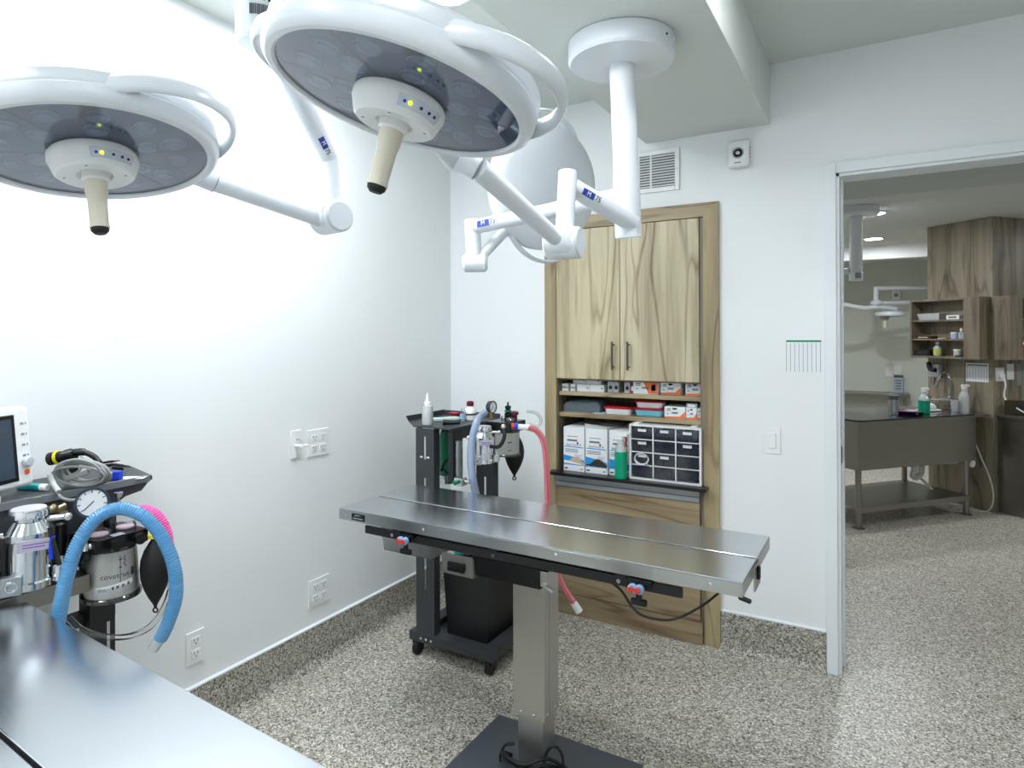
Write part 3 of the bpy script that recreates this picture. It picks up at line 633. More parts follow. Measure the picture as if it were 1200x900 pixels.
# ================================================================== OPERATING TABLES
def operating_table(loc, rot, label, seam=-.016, full=True):
    t = thing('operating_table', label, 'operating table', loc, rot, 'stainless operating tables')
    P = lambda n, g, m, p=t, **k: part(n, g, m, p, local=True, **k)
    hl, hw, zt, sk = .6775, .206, .80, .038
    for nm, y0, y1 in (('top_panel', -hw, seam-.003), ('top_panel', seam+.003, hw)):
        P(nm, G().box(-hl, hl, y0, y1, zt-.006, zt, .0018), STEEL)
    P('seam_channel', G().box(-hl, hl, seam-.0045, seam+.0045, zt-.03, zt-.007), BLACKG)
    P('seam_lip', G().box(-hl+.004, hl-.004, seam+.0032, seam+.006, zt-.002, zt+.0015, .0006, 1), CHROME)
    for y0, y1 in ((-hw, -hw+.003), (hw-.003, hw)): P('skirt', G().box(-hl, hl, y0, y1, zt-sk, zt-.0055), STEEL)
    for x0, x1 in ((-hl, -hl+.003), (hl-.003, hl)): P('end_skirt', G().box(x0, x1, -hw+.003, hw-.003, zt-sk, zt-.0055), STEEL)
    for x in (-.64, -.305, .17, .60): P('bolt', G().ball((x, -hw-.0005, zt-.021), .0055, 1, .5, 1, 10), CHROME)
    np_ = P('name_plate', G().box(-.617, -.557, -hw-.0015, -hw, zt-.033, zt-.010, .0006, 1), BLACKG)
    P('name_plate_mark', G().box(-.61, -.564, -hw-.0021, -hw-.0014, zt-.028, zt-.024).add([(-.606, -hw-.0021, zt-.019), (-.598, -hw-.0021, zt-.013), (-.568, -hw-.0021, zt-.014), (-.592, -hw-.0021, zt-.018)], [(0, 1, 2, 3)]), GREYP, np_)
    # under-frame, side rails, clamps
    P('under_frame', G().box(-.40, .36, -.12, .12, zt-.105, zt-.04, .004), BLACKP)
    P('under_frame', G().box(-.52, .53, -.03, .03, zt-.07, zt-.0385), BLACKP)
    for s in (-1, 1):
        P('side_rail', G().box(-.575, .525, s*.182-.006, s*.182+.006, .721, .749, .004), BLACKP)
        for x in (-.43, -.05, .36): P('rail_bracket', G().box(x-.016, x+.016, s*.182-.012, s*.13, .744, .775, .002), BLACKP)
    for x in (-.45, -.05, .352): P('rail_screw', G().cyl((x, -.1875, .735), (x, -.1905, .735), .006, n=12), CHROME)
    for x in (-.385, .409):
        cl = P('rail_clamp', G().box(x-.022, x+.04, -.206, -.176, .742, .757, .003).box(x-.022, x+.016, -.206, -.186, .722, .745, .003), BLACKG)
        for k in (0, 1): P('clamp_knob', G().cyl((x+.019*k-.01, -.203, .732), (x+.019*k-.01, -.217, .732), .0125, n=16, bev=.002), BLUEK, cl); P('knob_centre', G().cyl((x+.019*k-.013, -.216, .731), (x+.019*k-.013, -.221, .731), .009, n=14, bev=.002), REDK, cl)
        P('wing_knob', G().cyl((x+.004, -.2, .722), (x+.004, -.2, .695), .008, n=10).box(x-.018, x+.026, -.207, -.193, .686, .703, .004), BLACKR, cl)
    P('switch_bracket', G().box(-.26, -.14, -.168, -.164, .640, .705, .001).box(-.142, -.138, -.164, -.10, .640, .70), STEELV)
    P('switch', G().box(-.232, -.168, -.178, -.168, .652, .682, .004), BLACKG)
    P('lift_motor', G().box(-.13, .10, -.168, -.10, .652, .712, .004), BLACKG)
    P('tilt_lever', G().cyl((.11, -.17, .672), (.15, -.18, .660), .006, n=10).box(.10, .125, -.17, -.13, .664, .71, .003), STEELV)
    P('end_bracket', G().box(hl, hl+.004, -.06, .02, zt-.075, zt-.012, .001), STEELV)
    P('end_latch', G().box(hl+.003, hl+.012, -.035, -.02, zt-.05, zt-.014, .003), BLACKG)
    P('corner_peg', G().cyl((hl-.012, -hw+.012, zt-sk-.004), (hl+.018, -hw+.006, zt-sk-.008), .006, n=10, bev=.002), BLACKR)
    # pedestal
    P('pedestal_sleeve', G().box(-.062, .053, -.052, .048, .185, .70, .003), STEELV)
    P('sleeve_seam', G().box(.053, .0536, -.022, -.020, .19, .69), GREYP)
    for x in (-.035, .012): P('bolt', G().ball((x, -.0525, .20), .005, 1, .5, 1, 8), CHROME)
    for y in (-.035, .02): P('bolt', G().ball((.0535, y, .205), .005, .5, 1, 1, 8), CHROME)
    P('pedestal_column', G().box(-.05, .041, -.042, .04, .02, .30, .002), STEELV)
    P('base_plate', G().box(-.245, .30, -.26, .158, 0, .02, .003), BASEPL)
    g = G()
    for k in range(3): g.tube(spline([(-.09-.01*k, -.02, .024), (-.075, -.07-.01*k, .05+.01*k), (0, -.085-.008*k, .04+.014*k), (.07, -.06, .045+.02*k), (.10+.012*k, .0, .024)], 6), .006, 6)
    P('power_cable', g, BLACKR)
    P('power_cable', G().tube(spline([(.05, -.075, .026), (.062, -.06, .10), (.085, -.05, .125), (.11, -.045, .10), (.118, -.05, .03), (.14, -.06, .026)], 6), .005, 6), BLACKR)
    P('power_cable', G().tube(spline([(-.06, -.05, .085), (-.09, -.055, .075), (-.105, -.06, .04), (-.10, -.07, .025)], 5), .005, 6), BLACKR)
    return t
operating_table((1.1355, -1.118, 0), math.radians(-.55), 'stainless steel operating table on a single pedestal in the middle of the room')
operating_table((1.079, -2.495, 0), math.radians(-3.54), 'stainless steel operating table cut off in the lower left foreground')
# foot-switch cable hanging under the far end
single('hanging_cable', G().tube(spline([(1.39, -1.285, .742), (1.47, -1.27, .70), (1.52, -1.30, .668), (1.56, -1.31, .655), (1.63, -1.31, .662), (1.70, -1.30, .705), (1.75, -1.29, .752)], 6), .0035, 6), BLACKR, 'thin black cable sagging below the right end of the middle table', 'cable')
# translucent bin slung under the left end
c0, c1 = at(444, 625, y=-1.16), at(506, 640, y=-1.16)
bx0, bx1 = c0.x, c1.x
bn = thing('plastic_bin', 'translucent white plastic bin slung under the left end of the middle table', 'bin', ((bx0+bx1)/2, -1.09, .612))
def bin_g(x0, x1, y0, y1, z0, z1, tp, th):
    g = G(); o = [(x0, y0, z1), (x1, y0, z1), (x1, y1, z1), (x0, y1, z1), (x0+tp, y0+tp, z0), (x1-tp, y0+tp, z0), (x1-tp, y1-tp, z0), (x0+tp, y1-tp, z0)]
    i = [(x0+th, y0+th, z1), (x1-th, y0+th, z1), (x1-th, y1-th, z1), (x0+th, y1-th, z1), (x0+tp+th, y0+tp+th, z0+th), (x1-tp-th, y0+tp+th, z0+th), (x1-tp-th, y1-tp-th, z0+th), (x0+tp+th, y1-tp-th, z0+th)]
    f = [(4, 7, 6, 5)]+[(k, (k+1) % 4, 4+(k+1) % 4, 4+k) for k in range(4)]
    f2 = [(12, 13, 14, 15)]+[(8+k, 12+k, 12+(k+1) % 4, 8+(k+1) % 4) for k in range(4)]
    return g.add(o+i, f+f2+[(k, 8+k, 8+(k+1) % 4, (k+1) % 4) for k in range(4)])
BINM = clear('frosted_bin_plastic', (250, 251, 251), .03, .14, (244, 246, 247), .2)
part('tub', bin_g(bx0, bx1, -1.16, -1.0, .612, .745, .014, .003), BINM, bn)
part('rim', G().box(bx0-.006, bx1+.006, -1.166, -1.16,   .738, .746).box(bx0-.006, bx1+.006, -1.0, -.994, .738, .746).box(bx0-.006, bx0, -1.16, -1.0, .738, .746).box(bx1, bx1+.006, -1.16, -1.0, .738, .746), MILKY, bn)

# ================================================================== SURGICAL LIGHTS
LENS = plain('led_lens_plastic', (206, 220, 238), .1, var=.05, coat=.5)
LAMPIN = plain('lamp_reflector_grey', (132, 150, 178), .3, var=.05, scale=8)
def arm_label(parent, a, b, u, size, r):
    """blue M patch and 75 on the camera side of an arm that runs from a to b (left to right in view)"""
    p = a.lerp(b, u); x = (b-a).normalized(); tow = (CAM-p).normalized()+Vector((0, 0, .25)); z = (tow-x*tow.dot(x)).normalized()
    M = frame(p+z*(r+.0008), x, z=z)
    part('maker_patch', G().box(-size*2.3, 0, -size*.5, size*.5, -.0030, .0004, M=M), NAVYPR, parent)
    part('lettering', text_g('M', size*1.0, M@Matrix.Translation((-size*1.15, 0, .0008))), PAPER, parent)
    part('lettering', text_g('75', size*1.15, M@Matrix.Translation((size*.75, 0, .0008))), DKPR, parent)
def lamp_head(t, c, n, hdir, name='lamp_head', R=.22, lens=True, label=None):
    n = Vector(n).normalized(); hd = Vector(hdir); M = frame(c, hd-n*hd.dot(n), z=-n); k = R/.22; S = M@Matrix.Scale(k, 4)
    sh = part(name, G().lathe([(.2195, -.001), (.2195, -.006), (.224, -.010), (.234, -.010), (.242, -.004), (.246, .008), (.247, .022), (.2435, .027), (.2455, .033), (.244, .052), (.234, .064), (.20, .074), (.12, .084), (.0, .088)], n=64, M=S, cap=False), WHITEP, t, label)
    part('reflector', G().lathe([(.2190, .008), (.219, .004), (0, .004)], n=48, M=S, cap=False), LAMPIN, sh)
    part('glass', G().lathe([(.2190, -.0005), (.2190, -.0035), (0, -.0035)], n=64, M=S, cap=False), LAMPGL, sh)
    if lens:
        for ring, cnt, rad in ((.165, 12, .024), (.108, 6, .024)):
            for i in range(cnt):
                a = 2*PI*i/cnt+.2; x, y = ring*math.cos(a), ring*math.sin(a)
                l = part('led_lens', G().lathe([(rad*.98, .004), (rad, .000), (rad*.88, -.0024), (rad*.7, .0022), (rad*.52, .0030), (rad*.48, -.0022), (rad*.2, -.0028), (0, -.0026)], (x, y, 0), n=20, M=S, cap=False), LENS, sh)
        for i in range(6): part('seam', G().box(.075, .215, -.0008, .0008, .002, .0038, M=S@Matrix.Rotation(PI*i/3+.46, 4, 'Z')), GREYP, sh)
    for s in (0, PI):
        pts = []
        for i in range(25):
            u = -1+2*i/24; a = s+u*.8; rr = .236+.056*(math.cos(u*PI/2)**.9)
            pts.append(S@Vector((rr*math.cos(a), rr*math.sin(a), .030+.012*math.cos(u*PI/2))))
        part('bow_handle', G().tube(pts, [.019*k]*25, 12, flat=.42, upv=tuple(-n)), WHITEP, sh)
    hub = part('hub', G().lathe([(.080, -.004), (.084, -.010), (.084, -.022), (.074, -.048), (.068, -.053), (.034, -.050), (.030, -.044), (0, -.044)], n=40, M=S, cap=False), WHITEPL, sh)
    part('hub_panel', G().lathe([(.0782, -.0395), (.0848, -.0235), (.0852, -.0235), (.0787, -.0398)], n=40, M=S, cap=False) if False else arc_panel(S, .0848, -.0225, .0770, -.042, -1.0, .10), plain('panel_film', (206, 212, 226), .35), sh)
    for i, (a, mt, rr) in enumerate(((-.86, BLUE, .003), (-.74, LEDY, .0035), (-.48, DKPR, .003), (-.26, DKPR, .003), (-.08, DKPR, .003))):
        part('indicator', G().ball(tuple(Vector((.0818*math.cos(a), .0818*math.sin(a), -.033))), rr, n=8, M=S), mt, sh)
    for i in range(4):
        a = .4+PI/2*i; part('screw', G().ball((.057*math.cos(a), .057*math.sin(a), -.0518), .003, 1, 1, .4, 8, M=S), GREYP, sh)
    part('grip_collar', G().lathe([(.026, -.044), (.026, -.060), (.023, -.064)], n=24, M=S), WHITEPL, sh)
    part('grip', G().lathe([(.021, -.060), (.0215, -.085), (.0185, -.10), (.0175, -.155), (.019, -.162), (.0185, -.166)], n=24, M=S), IVORY, sh)
    part('grip_tip', G().lathe([(.0170, -.165), (.0165, -.172), (.011, -.178), (0, -.180)], n=20, M=S, cap=False), BLACKR, sh)
    return sh
def arc_panel(M, r0, z0, r1, z1, a0, a1, n=12):
    g = G(); e = .0006
    for i in range(n+1):
        a = a0+(a1-a0)*i/n
        g.v += [M@Vector((r*math.cos(a), r*math.sin(a), z)) for r, z in ((r0+e, z0), (r1+e, z1), (r1-.002, z1), (r0-.002, z0))]
    for i in range(n):
        for k in range(4): g.f.append((i*4+k, i*4+(k+1) % 4, (i+1)*4+(k+1) % 4, (i+1)*4+k))
    g.f += [(0, 1, 2, 3), (n*4+3, n*4+2, n*4+1, n*4)]
    return g
def joint(t, c, w, h, armdir, top):
    """elbow housing with an upright tube up to the point top"""
    c = Vector(c); ax = Vector((-armdir.y, armdir.x, 0)).normalized(); fwd_ = Vector((armdir.x, armdir.y, 0)).normalized()
    M = frame(c, ax, y=fwd_)
    o = part('elbow_housing', G().box(-w/2, w/2, -w*.5, w*.5, -h/2, h*.32, w*.28, 4, M=M).cyl((-w*.52, 0, -.02*h), (w*.52, 0, -.02*h), h*.46, n=28, bev=.006, M=M), WHITEP, t)
    part('elbow_tube', G().cyl(c, Vector(top), w*.27, n=24, bev=.004), WHITEP, t)
    part('elbow_cover', G().box(-w*.3, w*.3, -w*.52, -w*.47, -h*.49, -h*.05, .004, M=M), WHITEPL, o)
    return o
# ---- column with two heads
colt = at(728, 50, z=LOW); colb = at(736.5, 279, d=2.07)
sl = thing('surgical_light', 'white twin-headed surgical light hanging from the round flange on the beam', 'surgical light', (colt.x, colt.y, LOW))
part('ceiling_flange', G().lathe([(.160, 0), (.165, -.004), (.165, -.058), (.158, -.066), (.05, -.070), (.0, -.070)], (colt.x, colt.y, LOW), n=48, cap=False), WHITEP, sl)
for a in (.3, 2.6): part('flange_screw', G().ball((colt.x+.1655*math.cos(a-.6), colt.y+.1655*math.sin(a-.6), LOW-.03), .004, n=8), DKPR, sl)
ax = (colb-Vector((colt.x, colt.y, LOW))); L = ax.length
part('column', G().lathe([(.040, .05), (.040, L*.78)], (colt.x, colt.y, LOW), ax, 32), WHITEP, sl)
part('column_collar', G().lathe([(.0415, L*.66), (.0425, L*.67), (.0425, L*.90), (.0415, L*.905)], (colt.x, colt.y, LOW), ax, 32), WHITEP, sl)
part('column_hub', G().lathe([(.0415, L*.905), (.043, L*.91), (.043, L*.995), (.040, L)], (colt.x, colt.y, LOW), ax, 32), WHITEP, sl)
for q, (px, py) in enumerate(((741, 165), (742, 198), (741.5, 78))): part('column_screw', G().ball(tuple(at(px, py, d=2.03)), .004, n=8), DKPR, sl)
# arm 1 to the front head
BC = Vector((1.361, -2.062, 1.828)); BN = Vector((-.192, -.177, -.965))
j1 = at(661, 286, d=1.88); top1 = at(665.5, 200, d=1.88)
part('spring_arm', G().cyl(at(742, 262, d=2.05), at(668, 218, d=1.90), .030, .028, n=24, bev=.004), WHITEP, sl)
arm_label(sl, at(668, 218, d=1.90), at(742, 262, d=2.05), .28, .020, .0285)
joint(sl, j1, .102, .102, (BC-j1), top1)
e1 = at(560, 197, d=1.545); part('lamp_arm', G().cyl(at(652, 280, d=1.85), e1, .023, .0275, n=24), WHITEP, sl)
far = (fw-BN*fw.dot(BN)).normalized(); s1 = BC+far*.16-BN*.055
part('lamp_yoke', G().tube(spline([e1, at(548, 190, d=1.54), at(528, 181, d=1.53), s1], 6), [.031]*12+[.029]*7, 16), WHITEP, sl)
part('yoke_seam', G().torus(e1, at(548, 190, d=1.54)-e1, .0306, .0012, 28, 6), GREYP, sl)
lamp_head(sl, BC, BN, rt*.94-fw*.34, label='large front lamp head with dark glass face and ivory grip')
# arm 2 to the rear head, seen from behind
TC = Vector((.936, -.706, 1.988)); TN = Vector((-.881, .451, .144))
part('spring_arm', G().cyl(at(728, 229, d=2.09), at(552, 267, d=2.42), .027, .027, n=24, bev=.004), WHITEP, sl)
arm_label(sl, at(552, 267, d=2.42), at(728, 229, d=2.09), .165, .023, .027)
j2t, j2b = at(553, 263, d=2.42), at(556, 305, d=2.42)
part('elbow_tube', G().cyl(j2t+Vector((0, 0, .018)), j2b, .030, n=24, bev=.005), WHITEP, sl)
part('elbow_housing', G().cyl(j2b-rt*.045-Vector((0, 0, .01)), j2b+rt*.05-Vector((0, 0, .01)), .036, n=24, bev=.01), WHITEP, sl)
part('lamp_arm', G().cyl(j2b+rt*.01, at(600, 262, d=2.46), .021, .021, n=20), WHITEP, sl)
part('lamp_yoke', G().tube(spline([at(600, 262, d=2.46), at(622, 240, d=2.47), TC-TN*.05], 6), .022, 14), WHITEP, sl)
lamp_head(sl, TC, TN, (0, .2, -1), R=.218, label='white rear lamp head turned away, seen from behind')
# ---- second column, one head at the left
cB = at(305, 54, d=1.45)
s2 = thing('surgical_light', 'white single-headed surgical light at the upper left, column with barcode sticker', 'surgical light', (cB.x, cB.y, UP))
part('ceiling_flange', G().lathe([(.160, 0), (.165, -.004), (.165, -.058), (.158, -.066), (0, -.07)], (cB.x, cB.y, UP), n=48, cap=False), WHITEP, s2)
part('column', G().cyl((cB.x, cB.y, UP-.06), (cB.x, cB.y, cB.z+.10), .040, n=32), WHITEP, s2)
hubB = part('column_hub', G().lathe([(.050, .115), (.053, .112), (.053, .012), (.047, .002), (.0, 0)], (cB.x, cB.y, cB.z), n=36, cap=False), WHITEP, s2)
tow = (CAM-cB); a0 = math.atan2(tow.y, tow.x); rnd = random.Random(3)
g = G(); a = -.42
while a < .42:
    wd = rnd.choice((.010, .016, .026)); M = Matrix.Translation((cB.x, cB.y, 0))@Matrix.Rotation(a0+a, 4, 'Z')
    g.box(.0528, .0536, -.053*wd/2, .053*wd/2, cB.z+.048, cB.z+.071, M=M); a += wd+rnd.choice((.012, .02))
part('barcode', g, DKPR, hubB, kind='stuff')
for k in range(9): part('print', G().box(.0528, .0535, -.0025, .002+.001*(k % 3), cB.z+.08+.008*(k % 2), cB.z+.085+.008*(k % 2), M=Matrix.Translation((cB.x, cB.y, 0))@Matrix.Rotation(a0-.45+.1*k, 4, 'Z')), DKPR, hubB)
for aa, z in ((.1, .028), (-.2, .008)): part('screw', G().ball((.0525, 0, cB.z+z), .004, n=8, M=Matrix.Translation((cB.x, cB.y, 0))@Matrix.Rotation(a0+aa, 4, 'Z')), DKPR, hubB)
LC = Vector((.656, -2.224, 1.791)); LN = Vector((.204, -.025, -.979))
j3 = at(388, 256, d=1.78); t3 = at(386, 186, d=1.79)
part('spring_arm', G().cyl(at(310, 34, d=1.46), t3, .028, .026, n=24, bev=.004), WHITEP, s2)
arm_label(s2, at(310, 34, d=1.46), t3, .86, .016, .0265)
joint(s2, j3, .094, .096, (LC-j3), t3)
e3 = at(252, 213, d=1.665); part('lamp_arm', G().cyl(at(378, 257, d=1.76), e3, .023, .026, n=24), WHITEP, s2)
far = (fw-LN*fw.dot(LN)).normalized(); sv = e3-LC; sv -= LN*sv.dot(LN); s3 = LC+sv.normalized()*.17-LN*.05
part('lamp_yoke', G().tube(spline([e3, at(241, 208.5, d=1.65), at(230, 204, d=1.64), s3], 6), .0285, 16), WHITEP, s2)
part('yoke_seam', G().torus(e3, at(241, 208.5, d=1.65)-e3, .0282, .0012, 28, 6), GREYP, s2)
lamp_head(s2, LC, LN, rt*1.0-fw*.10, label='left lamp head with dark glass face and ivory grip')

# ================================================================== ANAESTHESIA MACHINES
def castor(t, x, y, r=.033):
    c = part('castor', G().cyl((x-.013, y, r), (x+.013, y, r), r, n=20, bev=.006), BLACKR, t)
    part('castor_fork', G().box(x-.02, x+.02, y-.018, y+.022, r+.012, r*2+.004, .006), BLACKG, c)
    return c
def vaporizer(t, c, r, h, ax=None):
    """chrome vaporiser standing on its base centre c"""
    c = Vector(c)
    v = part('vaporizer', G().lathe([(r*.72, 0), (r*.95, .004), (r*.95, h*.10), (r*.88, h*.12), (r*.88, h*.62), (r, h*.64), (r, h*.72), (r*.78, h*.80), (r*.62, h*.86), (r*.62, h*.89), (r*.8, h*.905), (r*.8, h*.96), (r*.74, h), (0, h)], c, n=32, cap=True), CHROME, t, 'polished chrome vaporizer')
    tw = (CAM-c); tw.z = 0; tw.normalize(); sd = Vector((-tw.y, tw.x, 0))
    part('dial_top', G().lathe([(r*.7, h*1.0), (r*.68, h*1.012), (0, h*1.012)], c, n=28, cap=False), plain('lilac_dial', (198, 194, 210), .35), v)
    M = Matrix((-sd, tw, Vector((0, 0, 1)))).transposed().to_4x4() if False else Matrix((sd, tw, Vector((0, 0, 1)))).transposed().to_4x4(); M.translation = c
    part('filler_block', G().box(-r*1.05, -r*.25, r*.55, r*1.02, 0, h*.24, .004, M=M), ALU, v)
    part('sight_ring', G().torus(M@Vector((-r*.65, r*1.02, h*.12)), tw, r*.22, r*.06, 16, 6), CHROME, v)
    part('rating_plate', G().box(-r*.45, r*.95, r*.98, r*1.04, h*.52, h*.66, .001, M=M), plain('rating_plate_grey', (196, 190, 204), .35, .5), v)
    part('rating_print', G().box(-r*.25, r*.8, r*1.04, r*1.05, h*.60, h*.615, M=M), PURPR, v); part('rating_print', G().box(-r*.25, r*.6, r*1.04, r*1.05, h*.565, h*.58, M=M), PURPR, v)
    part('gas_port', G().cyl(M@Vector((r*.7, 0, h*.84)), M@Vector((r*1.5, r*.15, h*.84)), r*.14, n=12).ball(tuple(M@Vector((r*1.5, r*.15, h*.84))), r*.2, n=10), CHROME, v)
    part('gas_port', G().cyl(M@Vector((-r*.7, 0, h*.70)), M@Vector((-r*1.55, r*.15, h*.70)), r*.14, n=12).ball(tuple(M@Vector((-r*1.55, r*.15, h*.70))), r*.24, n=10), CHROME, v)
    part('drain_valve', G().cyl(M@Vector((r*1.2, r*.3, h*.04)), M@Vector((r*1.2, r*.3, h*.26)), r*.34, n=16, bev=.004).cyl(M@Vector((r*1.2, r*.3, h*.26)), M@Vector((r*1.2, r*.3, h*.36)), r*.14, n=12), CHROME, v)
    return v
def canister(t, c, r, h, taper=1.0):
    """absorber canister hanging down from c"""
    c = Vector(c); d = (0, 0, -1)
    k = part('absorber_canister', G().lathe([(r, 0), (r*taper, h*.94)], c, d, 40), CLEARP, t, 'clear canister full of white granules')
    part('granules', G().lathe([(r*.95, h*.06), (r*(1+(taper-1))*.96, h*.90)], c, d, 36), GRAN, k)
    part('canister_foot', G().lathe([(r*taper*1.05, h*.89), (r*taper*1.08, h*.91), (r*taper*1.06, h*.98), (r*taper*.9, h)], c, d, 40), clear('smoky_foot', (120, 126, 132), .1, .35, (70, 74, 80)), k)
    part('canister_collar', G().lathe([(r*1.03, -.002), (r*1.03, h*.05)], c, d, 40), clear('smoky_collar', (150, 155, 160), .1, .3, (90, 94, 100)), k)
    return k
def wrap_text(s, size, c, r, a0, z, slope=0.0):
    g = text_g(s, size, Matrix.Identity(4))
    for i, v in enumerate(g.v):
        a = a0+v.x/r; rr = r+.0006+(.0004 if v.z > 0 else 0)+slope*0
        g.v[i] = Vector((c[0]+rr*math.cos(a), c[1]+rr*math.sin(a), z+v.y))
    return g
def wrap_patch(c, r, a0, a1, z0, z1, n=10, tilt=0.0):
    g = G()
    for i in range(n+1):
        a = a0+(a1-a0)*i/n; dz = tilt*(i/n-.5)
        for rr, z in ((r, z0), (r+.0005, z0), (r+.0005, z1), (r, z1)): g.v.append(Vector((c[0]+rr*math.cos(a), c[1]+rr*math.sin(a), z+dz)))
    for i in range(n):
        for k in range(4): g.f.append((i*4+k, i*4+(k+1) % 4, (i+1)*4+(k+1) % 4, (i+1)*4+k))
    g.f += [(0, 1, 2, 3), (n*4+3, n*4+2, n*4+1, n*4)]
    return g
def bag(t, topp, L, w, fl=.6, dirv=None):
    """black rubber breathing bag hanging from topp"""
    topp = Vector(topp); pts = []; rad = []
    pr = [(0, .16), (.04, .2), (.10, .42), (.2, .72), (.32, .93), (.45, 1), (.58, .95), (.72, .74), (.84, .46), (.93, .2), (.97, .11), (1.0, .10)]
    b = part('breathing_bag', G().tube([topp+Vector((0, 0, -L*u)) for u, _ in pr], [w*k for _, k in pr], 16, flat=1.0, upv=tuple(fw*-1)), BLACKR, t, 'black rubber breathing bag')
    part('hanging_loop', G().torus(topp+Vector((0, 0, -L*1.03)), fw, w*.16, w*.06, 16, 6), BLACKR, b)
    part('bag_neck', G().cyl(topp+Vector((0, 0, .03)), topp+Vector((0, 0, -.01)), w*.3, n=16), BLACKG, b)
    return b
def gauge(t, c, n, r):
    c = Vector(c); n = Vector(n).normalized()
    gb = part('pressure_gauge', G().lathe([(r*.92, -r*.7), (r, -r*.6), (r, 0), (r*1.06, r*.04), (r*1.06, r*.16), (r*.9, r*.16), (r*.88, r*.06)], c, n, 32), plain('navy_gauge_case', (48, 58, 78), .35), t)
    part('dial', G().lathe([(r*.93, .0), (r*.93, r*.07), (0, r*.07)], c, n, 32, cap=False), PAPER, gb)
    sd = Vector((-n.y, n.x, 0)).normalized(); M = frame(c+n*r*.08, sd, z=n)
    for k in range(9):
        a = math.radians(-40+32.5*k); part('tick', G().box(r*.68, r*.86, -r*.03, r*.03, -.0003, .0004, M=M@Matrix.Rotation(a, 4, 'Z')), DKPR, gb)
    part('needle', G().box(-r*.15, r*.7, -r*.035, r*.035, 0, .0008, M=M@Matrix.Rotation(math.radians(225), 4, 'Z')), DKPR, gb)
    part('gauge_stem', G().cyl(c-n*r*.3-Vector((0, 0, r*.9)), c-n*r*.3-Vector((0, 0, r*1.9)), r*.24, n=10), plain('brass', (190, 160, 70), .3, .9), gb)
    return gb
def corrugated(pts, r, pitch, amp, n=12):
    P = spline(pts, 10); out = [P[0]]; acc = 0
    L = [0]
    for a, b in zip(P, P[1:]): L.append(L[-1]+(b-a).length)
    tot = L[-1]; m = int(tot/pitch*4); q = []; rr = []
    j = 0
    for i in range(m+1):
        s = tot*i/m
        while j < len(L)-2 and L[j+1] < s: j += 1
        f = (s-L[j])/max(1e-9, L[j+1]-L[j]); q.append(P[j].lerp(P[j+1], min(1, f))); rr.append(r+amp*(1 if (i % 4) in (0, 1) else -1))
    return G().tube(q, rr, n)

# ---- machine behind the middle table
am = thing('anesthesia_machine', 'black wheeled anesthesia machine behind the middle table, pink hose on its right', 'anesthesia machine', (.51, -.52, 0), group='anesthesia machines')
part('base_frame', G().box(.30, .73, -.745, -.685, .066, .108, .003), DARKP, am)
part('base_frame', G().box(.67, .73, -.685, -.30, .066, .108, .003), DARKP, am)
part('base_frame', G().box(.30, .36, -.685, -.30, .066, .108, .003), DARKP, am)
part('base_plate', G().box(.36, .67, -.685, -.30, .072, .080), DARKP, am)
for x in (.365, .393, .42): part('bolt', G().ball((x, -.746, .085), .006, 1, .5, 1, 8), CHROME, am)
for x, y in ((.332, -.722), (.70, -.712), (.332, -.33), (.70, -.33)): castor(am, x, y)
def upright(x0, x1, y0, y1, z0, z1, slots, sw=.012):
    xm = (x0+x1)/2; g = G().box(x0, xm-sw/2, y0, y0+.004, z0, z1).box(xm+sw/2, x1, y0, y0+.004, z0, z1)
    z = z0
    for a, b in sorted(slots)+[(z1, z1)]:
        if a > z: g.box(xm-sw/2, xm+sw/2, y0, y0+.004, z, a)
        z = b
    g.box(x0, x0+.004, y0+.004, y1, z0, z1).box(x1-.004, x1, y0+.004, y1, z0, z1)
    return g
part('upright', upright(.338, .436, -.742, -.70, .108, 1.0, [(.30, .47), (.66, .785), (.865, .965)]), DARKP, am)
for s in (-1, 1): part('cutout_patch', G().box(.387+s*.018-.007, .387+s*.018+.007, -.7435, -.7415, .872, .879), PAPER, am)  # white patches standing in for small cutouts with bright wall behind
part('upright', upright(.47, .565, -.46, -.42, .108, 1.0, [(.55, .75)]), DARKP, am)
part('tray', G().prism([(.20, -.62), (.325, -.742), (.53, -.748), (.53, -.34), (.20, -.34)], 1.003, 1.009), DARKP, am)
part('tray_lip', G().add([(.20, -.62, 1.003), (.20, -.34, 1.003), (.198, -.34, 1.032), (.198, -.64, 1.032), (.203, -.62, 1.003), (.203, -.34, 1.003), (.202, -.34, 1.032), (.202, -.64, 1.032)], [(0, 1, 2, 3), (7, 6, 5, 4), (0, 3, 7, 4), (1, 5, 6, 2), (3, 2, 6, 7), (0, 4, 5, 1)]), DARKP, am)
part('tray_lip', G().box(.20, .53, -.344, -.34, 1.009, 1.03), DARKP, am)
part('tray_skirt', G().add([(.527, -.748, 1.003), (.527, -.42, 1.003), (.527, -.42, .94), (.527, -.70, .96), (.531, -.748, 1.003), (.531, -.42, 1.003), (.531, -.42, .94), (.531, -.70, .96)], [(0, 1, 2, 3), (7, 6, 5, 4), (0, 4, 5, 1), (1, 5, 6, 2), (2, 6, 7, 3), (3, 7, 4, 0)]), DARKP, am)
part('flow_panel', G().box(.505, .532, -.735, -.66, .785, .998, .003), BLACKP, am)
fm = part('flow_meter', G().box(.535, .558, -.722, -.70, .80, .955, .002), clear('flow_tube_plastic', (205, 212, 214), .1, .25, (180, 186, 190)), am)
part('flow_knob', G().cyl((.548, -.722, .782), (.548, -.75, .782), .010, n=14, bev=.003), GREENC, fm)
part('flow_base', G().box(.53, .575, -.73, -.69, .765, .80, .004).cyl((.575, -.71, .785), (.60, -.71, .785), .008, n=10), CHROME, fm)
part('flow_float', G().cyl((.5465, -.7235, .81), (.5465, -.7235, .95), .003, n=8), GREYP, fm)
